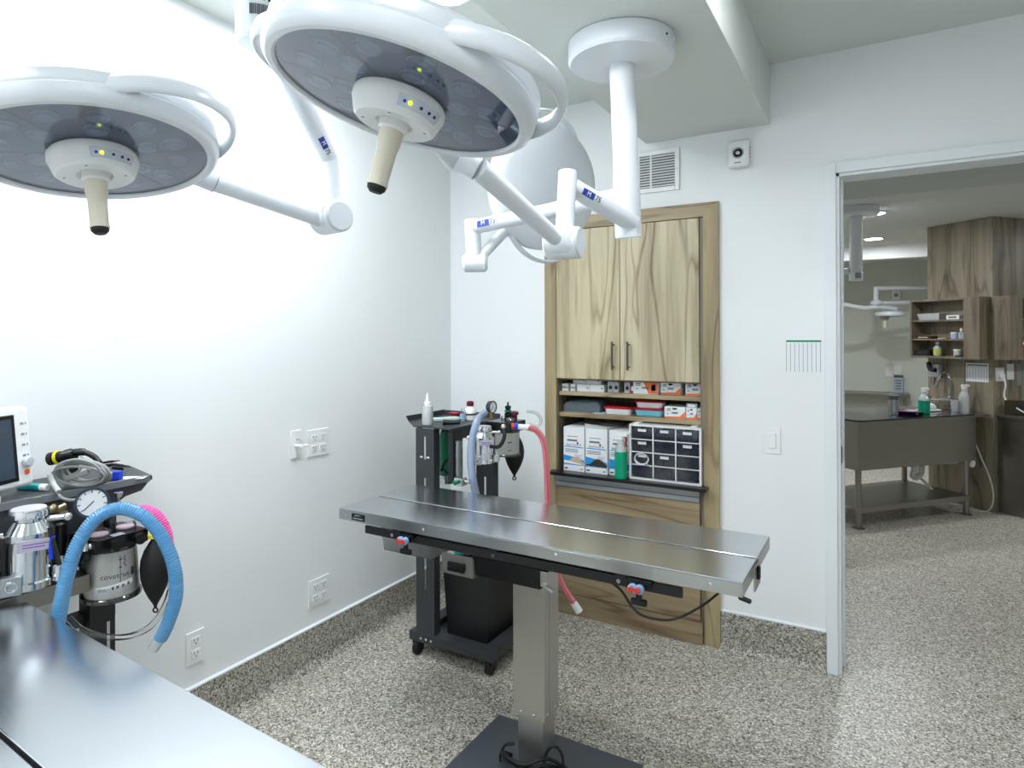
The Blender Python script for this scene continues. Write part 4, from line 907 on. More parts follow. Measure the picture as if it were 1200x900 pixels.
oc = at(524, 530, d=2.98); part('oxygen_cylinder', G().lathe([(.032, 0), (.036, .004), (.036, .22), (.03, .243), (.014, .255), (.014, .275)], (oc.x, oc.y, .715), n=24), GREENC, am, 'green gas cylinder between the uprights')
for pts, r in (([(518, 505), (524, 503), (530, 507)], .006), ([(517, 552), (521, 542), (531, 534)], .006), ([(518, 548), (526, 556), (533, 555)], .005)):
    part('gas_hose', G().tube(spline([at(a, b, d=2.83) for a, b in pts], 6), r, 8), BLACKR, am)
part('regulator', G().box(oc.x-.02, oc.x+.03, oc.y-.06, oc.y-.035, .72, .76, .004).cyl((oc.x, oc.y-.06, .74), (oc.x+.035, oc.y-.075, .755), .007, n=10), CHROME, am)
blk = part('absorber_head', G().box(.585, .712, -.555, -.42, .977, 1.022, .004), BLACKG, am)
part('head_bracket', G().box(.44, .60, -.50, -.44, .972, .990), BLACKP, am)
for x, y, r in ((.625, -.455, .020), (.680, -.50, .022)): part('valve_dome', G().lathe([(r, 0), (r, .010), (r*.8, .016), (0, .018)], (x, y, 1.022), n=20), CLEARP, blk)
part('relief_valve', G().lathe([(.016, 0), (.016, .03), (.011, .034), (.011, .05), (.014, .052), (.014, .062), (.004, .066), (.004, .08)], (.645, -.465, 1.022), n=16), BLACKG, blk)
part('valve_band', G().lathe([(.0165, .036), (.0165, .044)], (.645, -.465, 1.022), n=16), GREENC, blk)
part('relief_valve', G().lathe([(.014, 0), (.014, .022), (.02, .024), (.02, .036), (.01, .04)], (.672, -.455, 1.022), n=16), plain('maroon_cap', (86, 28, 36), .4), blk)
gauge(am, at(577, 477, d=2.80), (.95, -.12, 0), .026)
cc = Vector((.652, -.488, .978)); cn = canister(am, cc, .057, .112)
part('level_mark', wrap_patch(cc, .0575, -.95, -.65, .93, .934, tilt=.004), DKPR, cn); part('level_mark', wrap_patch(cc, .0575, -.95, -.68, .896, .899, tilt=.003), DKPR, cn)
vaporizer(am, at(567.5, 543, d=2.66), .042, .155)
part('gas_hose', G().tube(spline([at(590, 501, d=2.62), at(591, 512, d=2.60), at(585, 523, d=2.60), at(574, 523, d=2.61)], 6), .008, 8), BLACKR, am)
part('port_elbow', G().ball(tuple(at(590, 500, d=2.62)), .011, n=10), CHROME, am)
bag(am, at(602.5, 505, d=2.98), .215, .047)
part('breathing_hose', G().tube(spline([at(568, 484, d=2.70), at(560, 492, d=2.60), at(554, 512, d=2.58), at(552, 536, d=2.58), at(554, 560, d=2.58), at(560, 590, d=2.60), at(563, 610, d=2.62)], 8), .0155, 12), MILKYB, am, 'pale blue translucent breathing hose')
part('hose_ring', G().cyl(at(599.5, 499.5, d=2.62), at(603, 499.5, d=2.62), .013, n=16), REDK, am); part('hose_ring', G().cyl(at(603, 499.5, d=2.62), at(607, 499.8, d=2.62), .014, n=16), BLUE, am)
part('hose_connector', G().cyl(at(607, 500, d=2.62), at(621, 501, d=2.62), .0115, n=16), WHITEPL, am)
ph = [at(a, b, d=c) for a, b, c in ((619, 501, 2.62), (629, 505, 2.62), (637, 518, 2.62), (640.5, 545, 2.61), (642.5, 590, 2.6), (647, 640, 2.58), (657, 680, 2.56), (673, 707, 2.54))]
hz = part('breathing_hose', G().tube(spline(ph, 8), .0125, 12), PINKHOSE, am, 'pink breathing hose looping down behind the table')
part('hose_connector', G().cyl(at(672, 706, d=2.54), at(679, 717, d=2.535), .014, .0155, n=14), WHITEPL, hz)
part('inner_line', G().tube(spline([p+up*.001-fw*.0128 for p in ph], 8), .0022, 6), REDK, hz)
part('spare_tube', G().tube(spline([at(a, b, d=2.78) for a, b in ((620, 497), (630, 500), (634, 492), (628, 484), (617, 482))], 6), .006, 8), CLEARP, am)
# black tub with cables, on the base
tb = thing('cable_tub', 'black plastic tub of cables standing on the base of the wheeled machine', 'tub', (.55, -.50, .08))
part('tub', bin_g(.425, .665, -.665, -.33, .0825, .405, .016, .004), BLACKP, tb)
part('rim', G().box(.42, .67, -.672, -.664, .393, .407).box(.42, .67, -.331, -.323, .393, .407).box(.42, .427, -.664, -.331, .393, .407).box(.663, .67, -.664, -.331, .393, .407), BLACKG, tb)
rnd = random.Random(5); ct = thing('cable_heap', 'heap of black and teal cables coiled in the black tub', 'cables', (.54, -.51, .39))
for k in range(7):
    c = Vector((.54+rnd.uniform(-.03, .03), -.51+rnd.uniform(-.05, .05), .40+.012*k)); rx, ry = rnd.uniform(.06, .085), rnd.uniform(.08, .12)
    g = G().tube([c+Vector((rx*math.cos(a*PI/12), ry*math.sin(a*PI/12), .012*math.sin(a*.5+k))) for a in range(24)], .006 if k != 4 else .008, 7, True)
    part('cable_loop', g, TEAL if k == 4 else BLACKR, ct)
# things on its tray
TZ = 1.0093
c = at(501, 497.5, z=TZ); t = thing('squeeze_bottle', 'white squeeze bottle with pointed nozzle on the left end of the tray', 'bottle', c)
part('bottle', G().lathe([(.023, 0), (.025, .004), (.025, .072), (.022, .084), (.013, .090)], c, n=24), MILKY, t)
part('liquid', G().lathe([(.022, .003), (.0225, .05)], c, n=20), PAPER, t)
part('nozzle', G().lathe([(.015, .088), (.015, .098), (.010, .102), (.003, .138), (.002, .14)], c, n=20), WHITEPL, t)
c = at(551, 491.5, z=TZ); t = thing('capped_bottle', 'white bottle with maroon cap at the back of the tray', 'bottle', c)
part('bottle', G().lathe([(.029, 0), (.030, .003), (.030, .032), (.026, .048), (.014, .060), (.014, .066)], c, n=24), WHITEPL, t)
part('band', G().lathe([(.0303, .022), (.0303, .030)], c, n=24), DKPR, t); part('cap', G().lathe([(.016, .064), (.017, .066), (.017, .082), (.012, .086), (0, .086)], c, n=16), plain('maroon_screw_cap', (96, 26, 40), .35), t)
c = at(542.5, 493, z=TZ); t = thing('small_vial', 'small clear vial with pale blue label beside the maroon-capped bottle', 'vial', c)
part('glass', G().lathe([(.0135, 0), (.0135, .04), (.008, .048), (.008, .056)], c, n=16), CLEARP, t); part('label', G().lathe([(.0138, .008), (.0138, .034)], c, n=16, cap=False), plain('vial_label', (160, 184, 212), .6), t)
a = at(513, 495, z=TZ); b = at(541, 493, z=TZ)
single('pale_packet', G().box(-.06, .06, -.022, .022, 0, .014, .004, M=frame(at(523, 492.5, z=TZ), b-a, z=(0, 0, 1))), plain('pale_mint_wrap', (200, 226, 220), .4), 'pale mint packet lying across the tray behind the black tube', 'packet')
t = thing('black_tube', 'short black tube lying at the front of the tray', 'tube', at(525, 499, z=TZ)); M = frame(at(526, 498.5, z=TZ)+Vector((0, 0, .013)), rt, z=(0, 0, 1))
part('tube', G().cyl((-.018, 0, 0), (.05, 0, 0), .012, .009, n=16, M=M), BLACKR, t); part('mouth', G().lathe([(.008, 0), (.013, 0), (.013, .01), (.008, .01)], (-.026, 0, 0), (1, 0, 0), 16, M=M), BLACKG, t)
t = thing('red_capped_jar', 'small dark jar with flat red cap at the back of the tray', 'jar', at(534, 490, z=TZ)); c = at(534, 490.5, z=TZ)
part('jar', G().lathe([(.016, 0), (.016, .022)], c, n=16), plain('maroon_jar', (90, 24, 34), .35), t); part('cap', G().box(c.x-.035, c.x+.015, c.y-.015, c.y+.015, c.z+.022, c.z+.029, .003), RED, t)

# ---- machine along the left wall (its front faces +x)
lm = thing('anesthesia_machine', 'black anesthesia machine along the left wall with blue hose and pressure gauge', 'anesthesia machine', (.15, -2.2, 0), group='anesthesia machines')
LT = 1.0
part('tray', G().prism([(.03, -2.75), (.272, -2.75), (.272, -1.872), (.06, -1.822), (.03, -1.83)], LT-.012, LT), DARKP, lm)
part('tray_edge', G().box(.268, .276, -2.75, -1.88, LT-.016, LT+.003, .001), plain('grey_tray_edge', (120, 124, 130), .4), lm)  # edge strip in a lighter grey than the tray
def plate_x(pts, x0, x1):
    n = len(pts); return G().add([(x0, y, z) for y, z in pts]+[(x1, y, z) for y, z in pts], [tuple(range(n)), tuple(range(n, 2*n))[::-1]]+[(i, (i+1) % n, n+(i+1) % n, n+i) for i in range(n)])
part('fascia', plate_x([(-2.75, .988), (-1.876, .988), (-1.90, .962), (-1.945, .955), (-1.963, .945), (-1.97, .925), (-1.97, .86), (-2.75, .80)], .256, .268), DARKP, lm)
part('back_panel', G().box(.05, .06, -2.75, -1.98, .68, .988), BLACKP, lm)
part('cross_rail', G().box(.15, .19, -2.75, -1.93, .60, .635, .003), BLACKP, lm)
part('upright', G().box(.155, .215, -2.012, -1.944, .10, .988, .003), BLACKP, lm)
part('upright_slot', G().box(.2151, .2156, -1.968, -1.960, .50, .60), plain('slot_light', (190, 194, 196), .5), lm)
part('upright', G().box(.155, .215, -2.72, -2.65, .10, .988, .003), BLACKP, lm)
part('base_frame', G().box(.06, .36, -2.75, -1.90, .07, .11, .004), DARKP, lm)
for x, y in ((.10, -2.70), (.32, -2.70), (.10, -1.95), (.32, -1.95)): castor(lm, x, y)
part('vaporizer_mount', G().box(.06, .30, -2.36, -2.12, .74, .80, .004), STEELD, lm)
vb = at(34, 688, d=1.50); vaporizer(lm, vb, .050, .185)
part('mounting_bar', G().box(vb.x-.16, vb.x+.03, vb.y-.14, vb.y+.12, vb.z-.045, vb.z-.002, .003), STEELD, lm)
gauge(lm, at(108, 589, d=1.60), (.86, -.46, .1), .036)
bl = at(113, 633, d=1.60)
hx0, hx1, hy0, hy1, hz0, hz1 = .30, .425, -2.105, -1.972, .862, .897
hd = part('absorber_head', G().box(hx0, hx1, hy0, hy1, hz0, hz1, .004), BLACKG, lm)
part('head_bracket', G().box(.20, .31, -2.08, -1.99, .868, .89), BLACKP, lm)
for y in (-2.065, -2.005):
    part('hose_port', G().cyl((hx1, y, .880), (hx1+.022, y, .880), .012, n=16).cyl((hx1+.018, y, .880), (hx1+.024, y, .880), .014, n=16), BLACKG, hd)
for x, y in ((.385, -2.075), (.375, -2.005)):
    part('valve_dome', G().lathe([(.026, 0), (.026, .010), (.023, .015), (0, .016)], (x, y, hz1), n=24), CLEARP, hd); part('valve_disc', G().lathe([(.021, .003), (.021, .007)], (x, y, hz1), n=20), plain('rose_valve', (206, 176, 190), .4), hd)
part('pop_off_valve', G().lathe([(.008, 0), (.008, .025), (.014, .028), (.014, .044), (.005, .05), (.005, .07), (.010, .072), (.008, .078)], (.335, -2.03, hz1), n=16), BLACKG, hd)
part('print', G().box(.40, .4245, -2.06, -2.03, hz1, hz1+.0006), GREYP, hd)
c2 = Vector((.368, -2.035, .862)); cn = canister(lm, c2, .056, .135, 1.14)
aa = math.atan2(CAM.y-c2.y, CAM.x-c2.x)
part('brand_lettering', wrap_text('covetrus', .0185, c2, .0585, aa+.12, .796), DKPR, cn)
part('brand_mark', wrap_patch(c2, .0582, aa+.80, aa+.98, .788, .808), DKPR, cn)
part('writing_label', wrap_patch(c2, .0612, aa-.62, aa+.82, .757, .777, 14, .010), PAPER, cn)
for k, (u0, u1) in enumerate(((-.52, -.2), (.0, .06), (.16, .24), (.36, .44), (.56, .66))):
    pts = [(c2.x+.0622*math.cos(aa+u0+(u1-u0)*i/8), c2.y+.0622*math.sin(aa+u0+(u1-u0)*i/8), .767+.007*(.5*(u0+u1))+.0045*math.sin(i*2.4+k)) for i in range(9)]
    part('handwriting', G().tube(pts, .0006, 4), DKPR, cn)
part('level_scale', wrap_patch(c2, .0592, aa+.30, aa+.325, .742, .845), DKPR, cn)
for z in (.835, .815, .750, .744): part('level_mark', wrap_patch(c2, .0592, aa+.25, aa+.38, z, z+.002), DKPR, cn)
part('purple_scrawl', G().tube(spline([(c2.x+.0585*math.cos(aa+.5+.05*math.sin(i*2.1)), c2.y+.0585*math.sin(aa+.5+.05*math.sin(i*2.1)), .815+.004*i) for i in range(8)], 4), .0012, 5), PURPR, cn)
part('drain_elbow', G().tube(spline([at(99, 642, d=1.60), at(102, 652, d=1.58), at(97, 661, d=1.58), at(88, 655, d=1.60)], 6), .009, 10), BLACKG, lm)
part('elbow_nut', G().cyl(at(101, 645, d=1.575), at(101, 636, d=1.575), .008, n=10).ball(tuple(at(106, 640, d=1.58)), .008, n=10), CHROME, lm)
bag(lm, at(182, 627, d=1.68), .192, .037)
part('bag_ring', G().cyl(at(180, 630, d=1.675), at(180, 626, d=1.675), .014, n=14), YELLOW, lm)
bh = [at(a, b, d=c) for a, b, c in ((66, 742, 1.42), (70, 716, 1.42), (77, 680, 1.42), (90, 640, 1.43), (112, 608, 1.45), (140, 596, 1.47), (168, 605, 1.48), (190, 630, 1.49), (204, 664, 1.49), (206, 700, 1.49), (196, 732, 1.48), (188, 748, 1.48))]
h1 = part('breathing_hose', corrugated(bh, .0148, .0055, .0009, 14), BLUEHOSE, lm, 'corrugated light blue breathing hose arching over the canister')
part('hose_lining', G().tube(spline([p-rt*.002+up*.001 for p in bh], 6), .0095, 8), plain('blue_lining', (60, 170, 236), .4), h1)
part('hose_cuff', G().cyl(at(189, 746, d=1.48), at(179, 761, d=1.475), .0135, .012, n=16), MILKY, h1)
part('magenta_hose', corrugated([at(a, b, d=1.74) for a, b in ((160, 598), (176, 600), (188, 610), (195, 626), (197, 642))], .015, .006, .0009), MAGHOSE, lm)
part('clear_tube', G().tube(spline([at(a, b, d=1.66) for a, b in ((80, 724), (100, 740), (140, 747), (175, 735), (197, 700), (203, 655))], 6), .008, 8), CLEARP, lm)
part('gas_fitting', G().box(.262, .285, -2.118, -2.098, .935, .955, .003).cyl((.272, -2.125, .958), (.272, -2.10, .965), .010, n=12).ball((.272, -2.128, .965), .013, n=12), plain('nickel_brass', (176, 164, 132), .3, .9), lm)
part('flow_cylinder', G().cyl((.285, -2.12, .80), (.285, -2.12, .93), .018, n=20, bev=.004), BLACKG, lm)
part('tray_screw', G().cyl(at(139, 583, d=1.66), at(139, 577, d=1.66), .006, .010, n=12).cyl(at(139, 590, d=1.66), at(139, 583, d=1.66), .003, n=8), CHROME, lm)
for pts in ([(58, 618), (64, 640), (70, 662)], [(10, 626), (4, 650), (6, 690)], [(62, 628), (60, 640), (60, 655)]):
    part('gas_hose', G().tube(spline([at(a, b, d=1.46) for a, b in pts], 6), .005, 8), BLACKR if pts[0][0] != 62 else BLUE, lm)

# ---- on the left tray: monitor, cable, small things
cr = at(42, 567, z=LT+.022); wd = Vector((-.36, .93, 0)).normalized(); nrm = Vector((wd.y, -wd.x, 0)); tilt = (Vector((0, 0, 1))-nrm*.10).normalized()
mo = thing('patient_monitor', 'white patient monitor with dark screen on the left wall machine', 'monitor', (cr.x+.05, cr.y-.12, LT), group=None)
M = frame(cr, wd, z=nrm) if False else Matrix((wd, tilt, wd.cross(tilt))).transposed().to_4x4(); M.translation = cr
Hm, Wm = .205, .30
cs = part('case', G().box(-Wm, 0, 0, Hm, -.05, 0, .012, 3, M=M), WHITEPL, mo)
part('bezel', G().box(-Wm+.012, -.046, .018, Hm-.020, 0, .003, .002, 1, M=M), BLACKG, mo)
part('screen', G().box(-Wm+.022, -.057, .028, Hm-.030, .0028, .0036, M=M), SCREEN, mo)
for k in range(4): part('button', G().box(-.030, -.020, Hm-.048-.027*k, Hm-.042-.027*k, 0, .0012, .001, 1, M=M), GREYP, mo); part('print', G().box(-.016, -.013, Hm-.048-.027*k, Hm-.042-.027*k, 0, .0006, M=M), GREYP, mo)
part('dial_knob', G().lathe([(.014, 0), (.0135, .010), (.011, .013), (0, .013)], (-.022, .062, 0), n=24, M=M), plain('silver_knob', (196, 202, 206), .35, .3), mo)
part('power_button', G().lathe([(.007, 0), (.007, .002), (0, .002)], (-.022, .036, 0), n=16, M=M), plain('orange_button', (236, 104, 30), .4), mo)
fb = M@Vector((-Wm*.55, 0, -.02)); part('foot', G().box(fb.x-.05, fb.x+.03, fb.y-.09, fb.y+.06, LT+.0005, LT+.024, .006), plain('pale_grey_foot', (190, 198, 204), .4), mo)
# coiled lead
rnd = random.Random(11); cc0 = at(96, 573, z=LT); t = thing('coiled_lead', 'bundle of coiled grey monitor lead on the left tray', 'cable', cc0)
g = G(); pts = []
for i in range(9*26):
    a = 2*PI*i/26; lp = i/26; k = int(lp)
    rx, rz = .060+.008*math.sin(lp*1.9), .032+.006*math.sin(lp*2.7+1)
    pts.append(cc0+Vector((0, 0, .042))+rt*(rx*math.cos(a)+.006*math.sin(lp*3.1))+up*(rz*math.sin(a)+.004*math.cos(lp*2.3))-fw*(.010*math.sin(a)*1.2)+fw*(.004*(lp-4.5)))
part('lead', G().tube(pts, .0033, 7), CABLE, t)
lo = min(v.z for v in pts)
part('lead_end', G().tube(spline([at(63, 562, z=LT+.02), at(69, 580, d=1.62), at(82, 586, d=1.60), at(100, 583, d=1.60)], 6), .0036, 7), CABLE, t)
part('lead_end', G().tube(spline([at(95, 535, d=1.74), at(101, 540, d=1.72), at(92, 552, d=1.70), at(80, 558, d=1.70)], 6), .0033, 7), CABLE, t)
part('sleeve', G().tube(spline([at(58, 556, d=1.63), at(62, 566, d=1.63), at(69, 576, d=1.62)], 5), .0065, 8), plain('pale_sleeve', (190, 194, 194), .4), t)
part('lead_tie', G().box(-.03, .03, -.006, .006, -.006, .006, .003, M=frame(cc0+Vector((0, 0, .04))-fw*.016, rt+up*.35, z=fw)), CABLE, t)
# scope with yellow ring
t = thing('otoscope_handle', 'black curved handle with a yellow ring lying behind the coiled lead', 'instrument', at(70, 566, z=LT)); D_ = 1.78
hp = [at(62, 537, d=D_), at(72, 535, d=D_), at(84, 531, d=D_+.02), at(98, 530, d=D_+.03), at(110, 535, d=D_+.03), at(117, 543, d=D_+.02)]
part('handle', G().tube(spline(hp, 6), [.016]*7+[.014]*6+[.011]*6+[.008]*12, 12), BLACKG, t)
part('ring', G().lathe([(.017, 0), (.019, .001), (.019, .008), (.017, .009)], at(66, 536.5, d=D_), hp[1]-hp[0], 24), YELLOW, t)
part('eyepiece', G().lathe([(.012, -.012), (.018, -.012), (.018, 0)], at(63.5, 537, d=D_), hp[1]-hp[0], 24), BLACKR, t)
part('rest', G().box(hp[2].x-.012, hp[2].x+.012, hp[2].y-.012, hp[2].y+.012, LT+.0005, hp[2].z-.008), BLACKG, t)
c = at(138, 563, z=LT); t = thing('blue_connector', 'blue capped lead connector at the right end of the left tray', 'connector', c); M = frame(c+Vector((0, 0, .014)), rt, y=fw)
part('cap', G().box(-.010, .010, -.011, .011, -.013, .013, .004, M=M), BLUE, t); part('body', G().box(-.028, -.010, -.009, .009, -.012, .009, .004, M=M), plain('grey_connector', (150, 150, 158), .4), t)
single('paper_slip', G().box(-.032, .03, -.016, .016, 0, .0012, M=frame(at(157, 560, z=LT), rt+fw*.1, z=(0, 0, 1))), PAPER, 'white paper slip at the pointed right end of the left tray', 'paper')
for k, (a, b) in enumerate(((128, 541), (140, 545))):
    c = at(a, 553, z=LT); M = frame(at(a, b+2, z=LT+.02), rt+up*.15*(1-2*k), z=(0, 0, 1)); q = thing('alligator_clip', 'black lead clip on the tray, %s' % ('nearer the coiled lead' if k == 0 else 'pointing to the right above the blue connector'), 'clip', c)
    part('jaw', G().box(-.018, .014, -.005, .005, .001, .008, .003, M=M).cyl((.010, 0, .004), (.034, 0, .004), .003, .001, n=8, M=M), BLACKR, q); part('jaw', G().box(-.020, .012, -.005, .005, -.010, -.001, .003, M=M), BLACKR, q)
t = thing('ointment_tube', 'teal and white ointment tube lying in front of the patient monitor', 'tube', at(47, 578, z=LT)); M = frame(at(33, 574, z=LT)+Vector((0, 0, .009)), at(63, 576, z=LT)-at(33, 574, z=LT), z=(0, 0, 1))
part('tube', G().box(-.03, .042, -.011, .011, -.0085, .0085, .006, 3, M=M), TEAL, t); part('cap', G().cyl((.042, 0, 0), (.064, 0, 0), .0095, n=16, bev=.002, M=M), WHITEPL, t)
single('lime_sticker', G().box(-.016, .016, -.006, .006, 0, .0008, M=frame(at(38, 583.5, z=LT+.001), at(60, 580, z=LT)-at(38, 583.5, z=LT), z=(0, 0, 1))), LIME, 'small lime sticker on the front edge of the left tray', 'sticker')

# ================================================================== THE ROOM BEYOND THE DOOR
downlight(2.074, 2.627, NEXT, 'nearer lit round downlight seen through the doorway')
downlight(2.06, 4.098, NEXT, 'farther lit round downlight seen through the doorway', DOWN_E*1.7)
for x, y, lab in ((.3, 2.6, 'lit round downlight of the far room, left of the doorway, nearer row'), (.3, 4.1, 'lit round downlight of the far room, left of the doorway, farther row'), (4.4, 2.6, 'lit round downlight of the far room behind the pier, nearer row'),
                  (4.6, 4.1, 'lit round downlight of the far room behind the pier, farther row')): downlight(x, y, NEXT, lab)

E1 = Vector((.66, .751, 0)).normalized(); E2 = Vector((-E1.y, E1.x, 0)); PC = Vector((2.868, 3.292, 0))
PM = Matrix((E1, E2, Vector((0, 0, 1)))).transposed().to_4x4(); PM.translation = PC      # local x along E1 (into the pier), y along E2 (to the left)
pier = thing('wood_pier', 'tall walnut clad corner pier from floor to ceiling beyond the doorway', 'pillar', PC)
for k in range(3): part('cladding_panel', G().box(.0, .018, .005+.176*k, .179+.176*k, .002, NEXT-.002, M=PM), WOODD, pier)
for k in range(3): part('cladding_panel', G().box(.019+.4*k, .417+.4*k, -.013, .005, .002, NEXT-.002, M=PM), WOODD, pier)
part('corner_strip', G().box(0, .019, -.013, .005, .002, NEXT-.002, M=PM), WOODD, pier)
part('core', G().box(.018, 1.2, .005, .53, .002, NEXT-.002, M=PM), WOODDS, pier)
def shelf_unit(M, W, Dp, z0, z1, stile, shelves, label, far_stile=.018):
    """open shelf unit: local x = width (0..W), local y = out from the wall (0..Dp)"""
    t = thing('open_shelf', label, 'shelf', M@Vector((W/2, 0, z0)), group='walnut wall shelves')
    part('side', G().box(0, stile, 0, Dp, z0, z1, M=M), WOODDS, t); part('side', G().box(W-far_stile, W, 0, Dp, z0, z1, M=M), WOODDS, t)
    part('top', G().box(stile, W-far_stile, 0, Dp, z1-.018, z1, M=M), WOODDS, t); part('bottom', G().box(stile, W-far_stile, 0, Dp, z0, z0+.018, M=M), WOODDS, t)
    part('back', G().box(stile, W-far_stile, 0, .008, z0+.018, z1-.018, M=M), WOODDS, t)
    for z in shelves: part('shelf', G().box(stile, W-far_stile, .008, Dp-.004, z-.014, z, M=M), WOODDS, t)
    return t
# local frames: A = left face (x to the left along E2, y outwards -E1), B = right face (x along E1, y outwards -E2)
MA = Matrix((E2, -E1, Vector((0, 0, 1)))).transposed().to_4x4(); MA.translation = PC
MB_ = Matrix((E1, -E2, Vector((0, 0, 1)))).transposed().to_4x4(); MB_.translation = PC-E2*.013
SA0, SA1 = 1.203, 1.700
shelf_unit(MA, .595, .13, SA0, SA1, .125, (1.525, 1.366), 'open walnut wall shelf of three tiers above the steel tub')
shelf_unit(MB_, 1.0, .13, SA0, SA1, .14, (1.525, 1.366), 'open walnut wall shelf cut off at the right picture edge')
def mini(name, cat, label, M, loc, kind, mats, size, group=None):
    """small shelf things: kind box / bottle / tray / jar"""
    p = M@Vector(loc); t = thing(name, label, cat, p, group=group); w, d, h = size
    Mx = M.copy(); Mx.translation = p
    if kind == 'box': part('body', G().box(-w/2, w/2, -d/2, d/2, 0, h, .003, M=Mx), mats[0], t); part('band', G().box(-w*.3, w*.3, d/2, d/2+.0008, h*.3, h*.7, M=Mx), mats[1], t)
    elif kind == 'bottle':
        part('bottle', G().lathe([(w*.46, 0), (w*.5, .003), (w*.5, h*.55), (w*.2, h*.72), (w*.18, h*.8)], p, n=16), mats[0], t); part('cap', G().lathe([(w*.24, h*.8), (w*.24, h*.93), (w*.1, h)], p, n=12), mats[1], t)
        part('label', G().lathe([(w*.505, h*.15), (w*.505, h*.42)], p, n=16, cap=False), mats[2] if len(mats) > 2 else PAPER, t)
    elif kind == 'jar': part('jar', G().lathe([(w*.48, 0), (w*.5, .003), (w*.5, h*.78)], p, n=18), mats[0], t); part('lid', G().lathe([(w*.54, h*.78), (w*.54, h), (0, h)], p, n=18), mats[1], t)
    elif kind == 'tray': part('tray', bin_g(-w/2, w/2, -d/2, d/2, 0, h, .012, .003).__class__().add([Mx@v for v in bin_g(-w/2, w/2, -d/2, d/2, 0, h, .012, .003).v], bin_g(-w/2, w/2, -d/2, d/2, 0, h, .012, .003).f), mats[0], t)
    return t
s1, s2_, s3_ = SA0+.018, 1.366, 1.525
mini('clear_tray', 'tray', 'milky plastic tray on the top tier of the walnut shelf', MA, (.44, .07, s3_), 'tray', (MILKY,), (.20, .09, .055))
mini('white_carton', 'box', 'white carton on the top tier beside the milky tray', MA, (.23, .07, s3_), 'box', (PAPER, GREYPR), (.11, .08, .035))
mini('dark_carton', 'box', 'flat dark box at the right of the top tier', MA, (.155, .07, s3_), 'box', (DKPR, GREYPR), (.05, .07, .012))
mini('leather_case', 'case', 'flat brown and black case on the middle tier', MA, (.49, .07, s2_), 'box', (BROWNPR, TANPR), (.15, .08, .022))
mini('paper_stack', 'paper', 'small stack of tan paper slips on the middle tier', MA, (.335, .07, s2_), 'box', (TANPR, PAPER), (.07, .06, .008))
mini('tape_jar', 'jar', 'white jar with blue label on the middle tier', MA, (.245, .07, s2_), 'jar', (plain('blue_white_label', (176, 196, 226), .5), PAPER), (.05, .05, .055))
mini('clear_bottle', 'bottle', 'clear bottle on the middle tier beside the white jar', MA, (.185, .07, s2_), 'bottle', (MILKY, WHITEPL, MILKY), (.048, .05, .085))
mini('clear_bottle', 'bottle', 'clear bottle at the right end of the middle tier', MA, (.145, .07, s2_), 'bottle', (MILKY, WHITEPL, MILKY), (.036, .05, .08))
mini('black_pouch', 'pouch', 'black pouch on the bottom tier of the walnut shelf', MA, (.50, .07, s1), 'box', (BLACKR, DKPR), (.14, .09, .05))
mini('pump_bottle', 'bottle', 'pale bottle with yellow label on the bottom tier', MA, (.39, .07, s1), 'bottle', (plain('pale_bottle', (176, 190, 196), .3), WHITEPL, LIME), (.062, .06, .125))
mini('cream_jar', 'jar', 'cream and green jar on the bottom tier', MA, (.215, .075, s1), 'jar', (plain('cream_jar_body', (196, 206, 180), .5), PAPER), (.055, .05, .06))
mini('dark_tray', 'tray', 'flat dark green tray at the right of the bottom tier', MA, (.17, .07, s1), 'box', (plain('dark_green', (30, 46, 40), .5), DKPR), (.08, .09, .012))
mini('card', 'box', 'white card standing on the corner of the right walnut shelf', MB_, (.07, .115, s1), 'box', (PAPER, PAPER), (.075, .012, .05))
sb = mini('sharps_box', 'sharps box', 'red sharps container with white lid on the right shelf', MB_, (.245, .07, s1), 'box', (plain('sharps_red', (186, 30, 22), .4), TANPR), (.19, .09, .10))
part('lid', G().box(.15, .34, .025, .115, s1+.1005, s1+.1185, .003, M=MB_), PAPER, sb)
mini('grey_carton', 'box', 'grey carton on the top tier of the right shelf', MB_, (.26, .07, s3_), 'box', (GREYP, PAPER), (.12, .08, .10))
mini('brown_lump', 'box', 'small brown object on the middle tier of the right shelf', MB_, (.185, .07, s2_), 'box', (BROWNPR, DKPR), (.05, .05, .012))
# papers and outlet on the pier
def sheet(M, x0, x1, z0, z1, label, lines=0, mat=PAPER):
    t = thing('notice_sheet', label, 'paper', M@Vector(((x0+x1)/2, 0, z0)), group='papers on the walnut pier')
    part('sheet', G().box(x0, x1, .0005, .0018, z0, z1, M=M), mat, t)
    if lines:
        part('heading', G().box(x0+.01, x1-.01, .0018, .0022, z1-.022, z1-.012, M=M), GREYPR, t)
        for k in range(lines): part('column_rule', G().box(x0+.012+(x1-x0-.024)*k/(lines-1)-.001, x0+.012+(x1-x0-.024)*k/(lines-1)+.001, .0018, .0022, z0+.01, z1-.026, M=M), GREYPR, t)
sheet(MA, .02, .20, 1.02, 1.17, 'ruled white chart on the pier under the left walnut shelf', 8)
sheet(MB_, .155, .235, 1.04, 1.165, 'plain white sheet under the right walnut shelf')
sheet(MB_, .265, .32, .99, 1.165, 'tall grey sheet at the right picture edge under the shelf', mat=GREYP)
t = thing('wall_outlet', 'white outlet box with cord on the pier corner', 'outlet', MB_@Vector((.065, 0, 1.08))); part('cover_plate', G().box(.02, .11, 0, .012, 1.03, 1.14, .003, M=MB_), WHITEPL, t); part('plug', G().box(.05, .08, .012, .04, 1.06, 1.09, .005, M=MB_), WHITEPL, t)
cp = [MB_@Vector(p) for p in ((.065, .04, 1.07), (.066, .05, 1.0), (.06, .06, .88), (.075, .27, .74), (.06, .27, .6), (.09, .27, .5), (.055, .27, .36), (.06, .27, .2), (.06, .28, .07), (.12, .31, .008), (.25, .34, .006), (.5, .36, .006))]
